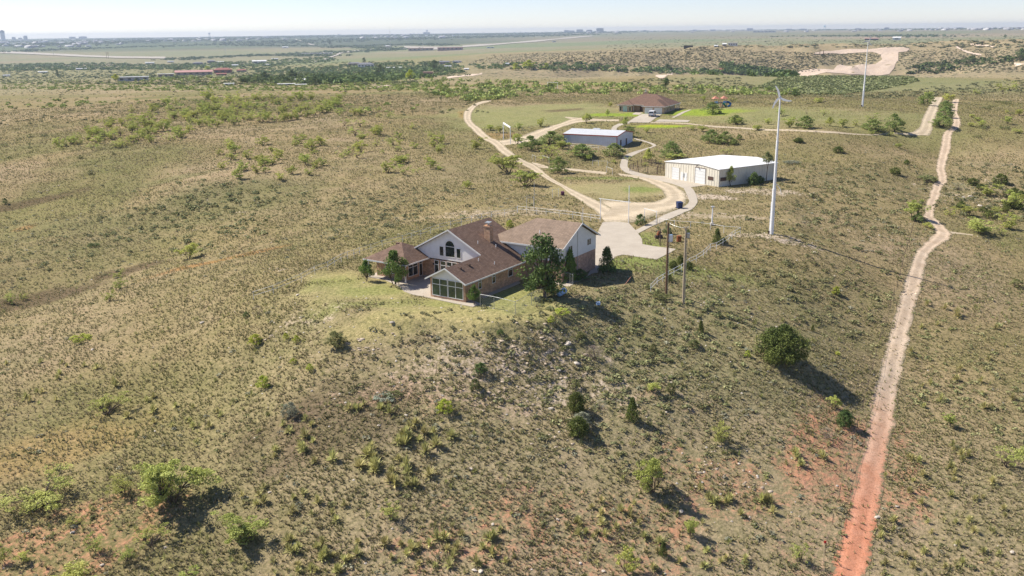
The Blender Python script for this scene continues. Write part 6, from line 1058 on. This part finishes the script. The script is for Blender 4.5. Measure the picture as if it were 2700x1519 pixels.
far_cloud('rim_scrub', [(0,198),(300,196),(700,205),(820,215),(1100,214),(1100,224),(700,226),(0,222)], None, 1500, (1.5, 4.5), .6, (.15, .17, .08), (.28, .29, .14), seed=45)
far_cloud('valley_scrub', [(0,168),(700,166),(1200,160),(1240,200),(820,208),(0,206)], None, 1600, (3, 8), .55, (.13, .17, .08), (.24, .27, .13), seed=46)
far_cloud('valley_woodland', [(300,198),(480,200),(620,205),(600,216),(300,214)], None, 110, (4, 8), .8, MG, MG2, seed=29)
far_cloud('valley_woodland', [(1230,170),(1500,165),(1700,178),(1900,185),(1900,200),(1650,190),(1400,182),(1260,184)], None, 420, (4, 9), .75, WG, WG2, seed=30)
far_cloud('valley_woodland', [(2420,170),(2640,150),(2700,150),(2700,160),(2560,175),(2480,195),(2380,196)], None, 170, (4, 9), .7, (.10, .14, .05), (.17, .21, .08), seed=31)
# brush on the canyon slopes
far_cloud('slope_brush', [(1240,165),(1300,145),(1500,138),(1700,130),(1900,128),(2150,140),(2160,190),(2000,190),(1850,180),(1500,172)], None, 5200, (1.4, 3.6), .55, (.15, .155, .09), (.24, .23, .14), seed=33)
far_cloud('slope_brush', [(2150,142),(2330,140),(2300,170),(2160,172)], None, 700, (1.4, 3.6), .55, (.15, .155, .09), (.24, .23, .14), seed=34)
far_cloud('slope_brush', [(2380,135),(2500,128),(2700,132),(2700,190),(2400,195),(2370,160)], None, 1500, (1.4, 3.6), .55, (.15, .155, .09), (.24, .23, .14), seed=35)
far_cloud('slope_brush', [(1650,210),(1950,205),(2000,235),(1800,240),(1650,232)], None, 260, (1, 3), .55, (.16, .17, .09), (.25, .25, .14), seed=36)
far_cloud('slope_brush', [(2050,250),(2300,248),(2700,205),(2700,245),(2300,262)], None, 260, (1, 3), .55, (.16, .17, .09), (.25, .25, .14), seed=37)
far_cloud('far_brush', [(1600,95),(2700,92),(2700,128),(2000,124),(1600,130)], None, 900, (4, 9), .4, (.17, .19, .11), (.24, .25, .15), seed=38)
far_cloud('far_brush', [(0,215),(1200,215),(1300,300),(0,330)], None, 600, (.8, 2.0), .7, (.18, .19, .09), (.27, .27, .14), seed=39)
# tree belts of the plain and the wooded edge of the city
for k, (pts, n_, w_m, sp) in enumerate([([(0,138),(300,126),(600,118),(900,122),(1060,132)], 260, (12, 24), 60), ([(870,126),(1000,120),(1100,116),(1180,120)], 120, (12, 22), 40), ([(640,118),(900,106),(1200,100),(1500,92)], 420, (18, 34), 260), ([(0,122),(300,112),(600,104)], 520, (18, 34), 330), ([(0,112),(500,101),(1000,94),(1500,88)], 900, (22, 40), 500), ([(900,98),(1300,92),(1700,84)], 400, (22, 38), 500), ([(1500,84),(2000,79),(2700,76)], 300, (20, 34), 420), ([(2440,78),(2700,76)], 160, (18, 30), 160), ([(2100,96),(2350,94),(2450,98)], 140, (10, 18), 90), ([(440,158),(700,146),(880,148)], 140, (10, 18), 40), ([(740,146),(900,138),(1060,130)], 160, (10, 18), 50)]):
    far_line('tree_belt', pts, None, n_ * 2, w_m, .55, (.10, .15, .08), (.17, .22, .11), sp, 60 + k)
# far off trees one can tell apart
M_fartree = leaf_mat('far_tree_leaves', (.12, .17, .065), (.20, .26, .10), .15, .1)
for x, y, w0, h0, lab in ((152, 203, 13, 18, 'dark leaning tree on the rise at far left'), (470, 188, 26, 12, 'dark tree left behind the long pink roof'), (548, 190, 24, 16, 'pale green tree between the pink roof and the red house'), (305, 216, 26, 20, 'bright green tree left of the long grey shed'), (1002, 196, 30, 26, 'large dark tree above the village'), (1082, 212, 28, 28, 'yellow green tree among the village trees'), (1145, 185, 34, 26, 'dark tree left of the pinkish box house'), (960, 166, 14, 14, 'dark round tree beside the white house'), (1395, 182, 38, 24, 'bright green tree at the canyon foot'), (1360, 186, 24, 20, 'smaller bright tree at the canyon foot'), (1440, 182, 20, 16, 'dark tree right of the bright canyon trees'), (1460, 190, 14, 12, 'dark bush on the pasture rim'), (2560, 170, 50, 22, 'dark wide tree group below the right cut road'), (2690, 162, 34, 34, 'dark tree at the right edge of the far valley'), (2070, 203, 26, 18, 'dark tree at the left foot of the graded pad'), (1760, 183, 22, 14, 'dark tree beside the far red roofs'), (1975, 200, 26, 18, 'dark tree in the green valley'), (830, 222, 34, 22, 'dark tree right of the white open roof'), (700, 210, 30, 22, 'dark tree below the red house'), (770, 205, 34, 20, 'dark bushy tree left of the white open roof'), (870, 118, 12, 12, 'lone tree on the far field'), (2650, 100, 10, 9, 'lone dark tree on the far right plateau')):
    P(x, y, None, w0, h0, 'oak' if w0 < 26 else 'elm', lab, mt=M_fartree if 'bright' not in lab and 'yellow' not in lab and 'pale' not in lab else M_yel, det=.5, name='far_tree', cat='tree')
# far buildings
FM = {'white': mat('far_white_wall', (.72, .72, .70), .7, .03), 'grey': mat('far_grey_wall', (.50, .49, .47), .7, .05), 'tan': mat('far_tan_wall', (.45, .36, .27), .8, .05), 'pink': mat('far_pink_roof', (.46, .25, .22), .7, .06), 'redr': mat('far_red_roof', (.33, .13, .10), .7, .06), 'slate': mat('far_slate_roof', (.20, .20, .22), .7, .06), 'dark': mat('far_dark_wall', (.09, .08, .075), .7, .1), 'haze': mat('far_haze_tinted_wall', (.55, .56, .58), .7, .05), 'win': mat('far_windows', (.06, .07, .08), .3, .1), 'greyroof': mat('far_grey_roof', (.55, .56, .57), .5, .04), 'rose': mat('far_rose_wall', (.42, .27, .23), .8, .05), 'teal': mat('water_tower_paint', (.32, .52, .60), .5, .04)}  # the skyline wall tone has pale grey blue haze mixed into its colour
def fbuild(px, py, wp, hp, wall, roof, label, depth=.6, yaw=0.0, kind='gable', cat='building', name='far_building', nwin=3, open_=False):
    p = gp(px, py); s = mpp(p); W = wp * s; Hh = hp * s; Dd = max(6, W * depth) if depth < 3 else depth; b = math.atan2(p[0], p[1]); root = empty(name, p, -b + yaw)
    he = Hh * (.68 if kind != 'flat' else .94)
    if open_:
        for sx in (-.46, .46):
            for sy in (.05, .95): m = MB(); m.box(sx * W - .2, sx * W + .2, sy * Dd - .2, sy * Dd + .2, -1, he); m.build('post', FM[wall], root)
    else: MB().box(-W / 2, W / 2, 0, Dd, -6, he).build('wall', FM[wall], root)
    m = MB(); o = W * .02 + .2
    if kind == 'flat': m.box(-W / 2 - o, W / 2 + o, -o, Dd + o, he, Hh)
    elif kind == 'hip': hiproof(m, -W / 2 - o, W / 2 + o, -o, Dd + o, he, (Hh - he) / (min(W, Dd) / 2))
    else: slab(m, [(-W / 2 - o, -o, he), (W / 2 + o, -o, he), (W / 2 + o, Dd / 2, Hh), (-W / 2 - o, Dd / 2, Hh)], .3); slab(m, [(W / 2 + o, Dd + o, he), (-W / 2 - o, Dd + o, he), (-W / 2 - o, Dd / 2, Hh), (W / 2 + o, Dd / 2, Hh)], .3)
    m.build('roof', FM[roof], root)
    if not open_:
        for k in range(nwin):
            c = (k + .5) / nwin * W - W / 2; m = MB(); m.box(c - W / nwin * .22, c + W / nwin * .22, -.08, -.02, he * .35, he * .75); m.build('window', FM['win'], root)
    return rec(root, label, cat)
fbuild(352, 214, 76, 11, 'grey', 'greyroof', 'long grey shed with pale flat roof, left of the pink roof', .35, kind='flat', name='long_shed', nwin=4)
fbuild(512, 199, 92, 13, 'tan', 'pink', 'long barn with the wide faded pink roof', .45, name='long_barn', nwin=6)
fbuild(438, 204, 40, 9, 'tan', 'white', 'low whitish building attached left of the pink roofed barn', .4, kind='flat')
fbuild(588, 193, 46, 13, 'redr', 'redr', 'red roofed house right of the pink roofed barn', .5, kind='hip', name='far_house', cat='house'); fbuild(584, 199, 26, 6, 'redr', 'redr', 'small red outbuilding in front of the red roofed house', .5, name='far_shed', nwin=1); fbuild(637, 190, 26, 7, 'tan', 'redr', 'second smaller red roofed house further right', .5, kind='hip', name='far_house', cat='house', nwin=2)
fbuild(792, 216, 26, 8, 'white', 'white', 'open shelter with a tilted white roof', .5, open_=True, name='far_shelter', cat='shelter'); fbuild(604, 225, 26, 5, 'white', 'white', 'low white shed at the rim of the plateau', .4, kind='flat', name='far_shed', nwin=2); fbuild(755, 225, 44, 4, 'white', 'white', 'long low white strip building at the rim', .25, kind='flat', name='far_shed', nwin=4); fbuild(795, 225.5, 36, 3, 'white', 'white', 'thin white strip right of the long low building', .25, kind='flat', name='far_shed', nwin=3)
fbuild(684, 167, 36, 8, 'white', 'white', 'big white barn out in the valley', .5, name='far_barn', nwin=2); fbuild(522, 171, 26, 7, 'slate', 'slate', 'mauve grey house in the left valley', .6, kind='hip', name='far_house', cat='house'); fbuild(557, 166, 20, 7, 'slate', 'slate', 'slate blue house near the valley trees', .6, kind='hip', name='far_house', cat='house'); fbuild(581, 166, 18, 4, 'white', 'white', 'low white roof right of the slate blue house', .5, name='far_shed', nwin=1)
fbuild(395, 168, 22, 4, 'white', 'white', 'low white shed in the left valley', .4, name='far_shed', nwin=1); fbuild(215, 185, 26, 5, 'slate', 'greyroof', 'grey roofed long house in the left valley', .4, name='far_house', cat='house'); fbuild(113, 192, 22, 4, 'white', 'white', 'low white shed furthest left in the valley', .4, name='far_shed', nwin=1); fbuild(18, 202, 16, 5, 'white', 'greyroof', 'small pale house at the left edge', .5, name='far_house', cat='house', nwin=2); fbuild(620, 176, 16, 6, 'white', 'greyroof', 'small white house behind the red roofed house', .6, name='far_house', cat='house', nwin=2); fbuild(450, 165, 16, 4, 'grey', 'greyroof', 'small grey barn in the left valley', .5, name='far_barn', nwin=1); fbuild(725, 158, 16, 4, 'slate', 'greyroof', 'small dark house right of the white barn', .5, name='far_house', cat='house', nwin=2); fbuild(706, 172, 14, 3, 'white', 'white', 'tiny white shed below the white barn', .5, name='far_shed', nwin=1)
fbuild(965, 178, 42, 12, 'white', 'slate', 'large white country house with steep slate roof', .5, kind='hip', name='country_house', cat='house', nwin=5); fbuild(935, 172, 34, 7, 'tan', 'slate', 'tan house left of the white country house', .4, kind='hip', name='far_house', cat='house'); fbuild(1172, 169, 26, 8, 'tan', 'slate', 'tan house with slate roof near the canyon mouth', .5, name='far_house', cat='house'); fbuild(1205, 166, 24, 6, 'white', 'slate', 'whitish house right of the tan slate roofed one', .5, kind='hip', name='far_house', cat='house'); fbuild(1181, 179, 18, 6, 'white', 'greyroof', 'pale house below the slate roofed ones', .5, name='far_house', cat='house', nwin=2)
fbuild(1129, 202, 26, 12, 'rose', 'rose', 'boxy pinkish house by the dark trees', .7, kind='flat', name='far_house', cat='house'); fbuild(920, 207, 26, 4, 'white', 'white', 'low white roof among the village trees', .5, name='far_shed', nwin=1); fbuild(996, 214, 34, 5, 'rose', 'white', 'long pinkish shed below the village trees', .3, name='far_shed', nwin=3); fbuild(1040, 181, 40, 4, 'tan', 'white', 'long low pale building in the village', .3, name='far_shed', nwin=3); fbuild(1230, 185, 12, 5, 'white', 'white', 'tiny white house right of the village', .6, name='far_house', cat='house', nwin=1); fbuild(1338, 172, 10, 6, 'grey', 'greyroof', 'tiny grey house at the canyon foot', .6, name='far_house', cat='house', nwin=1)
fbuild(1110, 134, 66, 7, 'tan', 'rose', 'left one of two long tan warehouses by the highway', .4, kind='flat', name='warehouse', nwin=6); fbuild(1187, 133, 66, 8, 'rose', 'rose', 'right one of two long tan warehouses by the highway', .4, kind='flat', name='warehouse', nwin=6); fbuild(1022, 126, 10, 6, 'tan', 'white', 'small pale tower house left of the warehouses', .6, name='far_building', nwin=1); fbuild(1293, 127, 20, 3, 'white', 'white', 'small white building beside the sloping highway', .4, kind='flat', nwin=2); fbuild(836, 143, 80, 3, 'white', 'white', 'very long white row of greenhouses', .2, kind='flat', name='greenhouse_row', nwin=8); fbuild(1461, 111, 10, 3, 'white', 'white', 'tiny white building above the sloping highway', .5, kind='flat', nwin=1); fbuild(752, 127, 16, 4, 'white', 'white', 'small white building on the edge of the far field', .5, nwin=1)
fbuild(1815, 126, 24, 6, 'dark', 'dark', 'dark box building on the canyon rim', .5, kind='flat', nwin=2); fbuild(1932, 121, 24, 8, 'white', 'white', 'white flat roofed house on the canyon rim', .5, kind='flat', name='far_house', cat='house', nwin=4); fbuild(1910, 122, 11, 8, 'tan', 'white', 'small tan house left of the white rim house', .7, name='far_house', cat='house', nwin=1); fbuild(1888, 124, 10, 5, 'white', 'white', 'tiny white shed left on the canyon rim', .6, name='far_shed', nwin=1); fbuild(2364, 106, 20, 9, 'white', 'white', 'white barn standing alone on the far plateau', .6, name='far_barn', nwin=1); fbuild(2298, 106, 34, 6, 'dark', 'rose', 'dark low house left of the lone white barn', .5, name='far_house', cat='house', nwin=3); fbuild(2015, 85.5, 58, 3.5, 'haze', 'greyroof', 'long bluish depot below the skyline', .3, kind='flat', name='depot', nwin=6); fbuild(1902, 188, 26, 7, 'redr', 'redr', 'low brick red house in the canyon trees', .5, kind='hip', name='far_house', cat='house')
def tower(px, yb, wp, hp, label, floors=8, cols=4, wall='haze', depth=.7, crown_=True):
    p = gp(px, yb + 2); s = mpp(p); W = wp * s; Hh = (hp + 2) * s if px < 100 or 1490 < px < 1600 else (hp * .8 + 1.5) * s; Dd = W * depth; root = empty('city_building', p, -math.atan2(p[0], p[1])); MB().box(-W / 2, W / 2, 0, Dd, -20, Hh).build('wall', FM[wall], root)
    for k in range(floors): m = MB(); z = Hh * (.15 + .8 * k / floors); m.box(-W * .46, W * .46, -.5, -.1, z, z + Hh * .38 / floors); m.build('window_band', FM['win'], root)
    if crown_: m = MB(); m.box(-W * .28, W * .28, Dd * .2, Dd * .8, Hh, Hh * 1.06); m.build('roof_housing', FM[wall], root)
    return rec(root, label, 'building')
tower(9, 105, 11, 23, 'tallest city tower at the left end of the skyline', 12); tower(37, 104, 9, 6, 'low city block right of the tallest tower', 4); tower(54, 104, 10, 4, 'second low city block right of the tallest tower', 3); tower(68, 104, 10, 9, 'mid height city block, third right of the tallest tower', 5)
tower(191, 100, 16, 4, 'low block on the left skyline, left one of two', 3); tower(219, 100, 20, 5, 'low block on the left skyline, right one of two', 3)
tower(1125, 88, 18, 4, 'pale low block near the middle of the skyline', 3); tower(1494, 84, 14, 4, 'leftmost hospital block on the central skyline', 3); tower(1508, 84, 14, 3, 'second hospital block on the central skyline', 3); tower(1529, 84, 18, 6, 'third hospital block, white, on the central skyline', 4, wall='white'); tower(1554, 84, 16, 5, 'fourth hospital block on the central skyline', 4); tower(1582, 84, 19, 9, 'largest darker block at the right end of the central skyline', 5, wall='grey')
for k, (x, w0, h0, lab) in enumerate(((1700, 8, 3, 'tiny block on the skyline right of the hospital'), (1832, 12, 3, 'small block on the skyline above the dark rim building'), (1880, 14, 3, 'small block on the skyline above the white rim house'), (1977, 16, 6, 'pale block on the skyline above the bluish depot'), (2080, 14, 3, 'small block on the skyline left of the pale blue water tower'), (2118, 18, 3, 'low block just left of the pale blue water tower'), (2262, 14, 3, 'low block right of the pale blue water tower'), (2338, 12, 5, 'pale block on the right skyline'), (2530, 20, 3, 'low block in the right skyline suburb'))):
    tower(x, 84 - (x - 1350) * .0079, w0, h0, lab, 2)
def wtower(px, yb, hp, label, m_):
    p = gp(px, yb + 3); s = mpp(p); Hh = (hp + 3) * s; r0 = Hh * .22; root = empty('water_tower', p)
    MB().tube([(0, 0, Hh * .62), (0, 0, Hh * .68), (0, 0, Hh * .9), (0, 0, Hh)], [r0 * .5, r0, r0, r0 * .3], 14).build('tank', m_, root)
    for a in (0.4, 1.97, 3.54, 5.11): MB().tube([(math.cos(a) * r0 * .8, math.sin(a) * r0 * .8, -10), (math.cos(a) * r0 * .7, math.sin(a) * r0 * .7, Hh * .66)], Hh * .025, 5).build('leg', m_, root)
    return rec(root, label, 'water tower')
wtower(553, 96, 10, 'grey blue water tower on the left skyline', FM['haze']); wtower(2174, 76.5, 9, 'pale blue water tower on the right skyline', FM['teal']); wtower(1126, 88, 9, 'slim water tower behind the middle skyline', FM['haze'])
def mast(px, yb, hp, label, r=.5, name='radio_mast'):
    p = gp(px, yb); s = mpp(p); root = empty(name, p); Hh = hp * s; MB().tube([(0, 0, 0), (0, 0, Hh)], [r, r * .5], 4).build('mast', FM['grey'], root)
    for k in range(1, 4): z = Hh * k / 4; MB().box(-r * 2.4, r * 2.4, -.2, .2, z, z + r).build('crossarm', FM['grey'], root)
    return rec(root, label, 'mast')
mast(1030, 130, 58, 'tallest thin radio mast against the middle sky', .9); mast(1115, 134, 32, 'thin lattice mast before the long warehouses', .7); mast(594, 142, 30, 'faint thin mast on the far left field', .6); mast(141, 146, 16, 'lattice mast beside the left highway', .5); mast(2085, 84, 18, 'thin mast on the right skyline', 1.2)
def hframe(px, yb, hp, label):
    p = gp(px, yb); s = mpp(p); Hh = hp * s; root = empty('power_pole_frame', p, -math.atan2(p[0], p[1])); 
    for x_ in (-2.6, 2.6): MB().tube([(x_, 0, -1), (x_, 0, Hh)], .5, 6).build('pole', M_wood, root)
    MB().box(-5.5, 5.5, -.2, .2, Hh * .86, Hh * .9).build('crossarm', M_wood, root); return rec(root, label, 'power pole')
hframe(11, 141, 15, 'leftmost twin power pole by the highway'); hframe(92, 136, 13, 'twin power pole, second from the left edge'); hframe(284, 155, 17, 'twin power pole, third from the left edge'); hframe(2166, 145, 12, 'twin power pole near the top of the cut road')
# scattered white roofs of the suburb: too many and too small to count
r = np.random.default_rng(99); bx = np.array([(-.5, -.3, 0), (.5, -.3, 0), (.5, .3, 0), (-.5, .3, 0), (-.5, -.3, .22), (.5, -.3, .22), (.5, 0, .38), (-.5, 0, .38), (.5, .3, .22), (-.5, .3, .22)]); bf = np.array([(0, 1, 5, 4), (4, 5, 6, 7), (7, 6, 8, 9), (2, 3, 9, 8), (1, 2, 8, 5), (3, 0, 4, 9), (5, 8, 6, 6), (4, 7, 9, 9)])[:6]
for k, (poly, n_) in enumerate((([(0,108),(320,104),(330,122),(0,132)], 60), ([(330,102),(760,98),(760,108),(330,112)], 40), ([(880,92),(1200,88),(1200,102),(880,104)], 40), ([(2430,75),(2700,73),(2700,80),(2430,82)], 45), ([(1220,86),(2400,78),(2400,84),(1220,90)], 40))):
    q = np.array([gp(x, y)[:2] for x, y in rnd_in(poly, None, n_)]); merge_small('suburb_roofs', q[:, 0], q[:, 1], r.uniform(18, 45, n_), [(bx, bf)], M_tint2, (.36, .36, .38), (.62, .60, .58), .8, seed=70 + k, zoff=3)
# the air
hz = bpy.data.materials.new('haze'); hz.use_nodes = True; n = hz.node_tree.nodes; l = hz.node_tree.links; n.remove(n['Principled BSDF']); pv = n.new('ShaderNodeVolumePrincipled')
pv.inputs['Color'].default_value = (.72, .84, 1, 1); pv.inputs['Density'].default_value = HAZE; pv.inputs['Anisotropy'].default_value = .2; l.new(pv.outputs[0], n['Material Output'].inputs['Volume'])
top = max(60.0, float(GZ.max()) + 45); hb = MB().box(-17500, 17500, -17500, 17500, float(GZ.min()) - 1, top).build('haze', hz); tag(hb, kind='stuff'); hb.visible_shadow = True
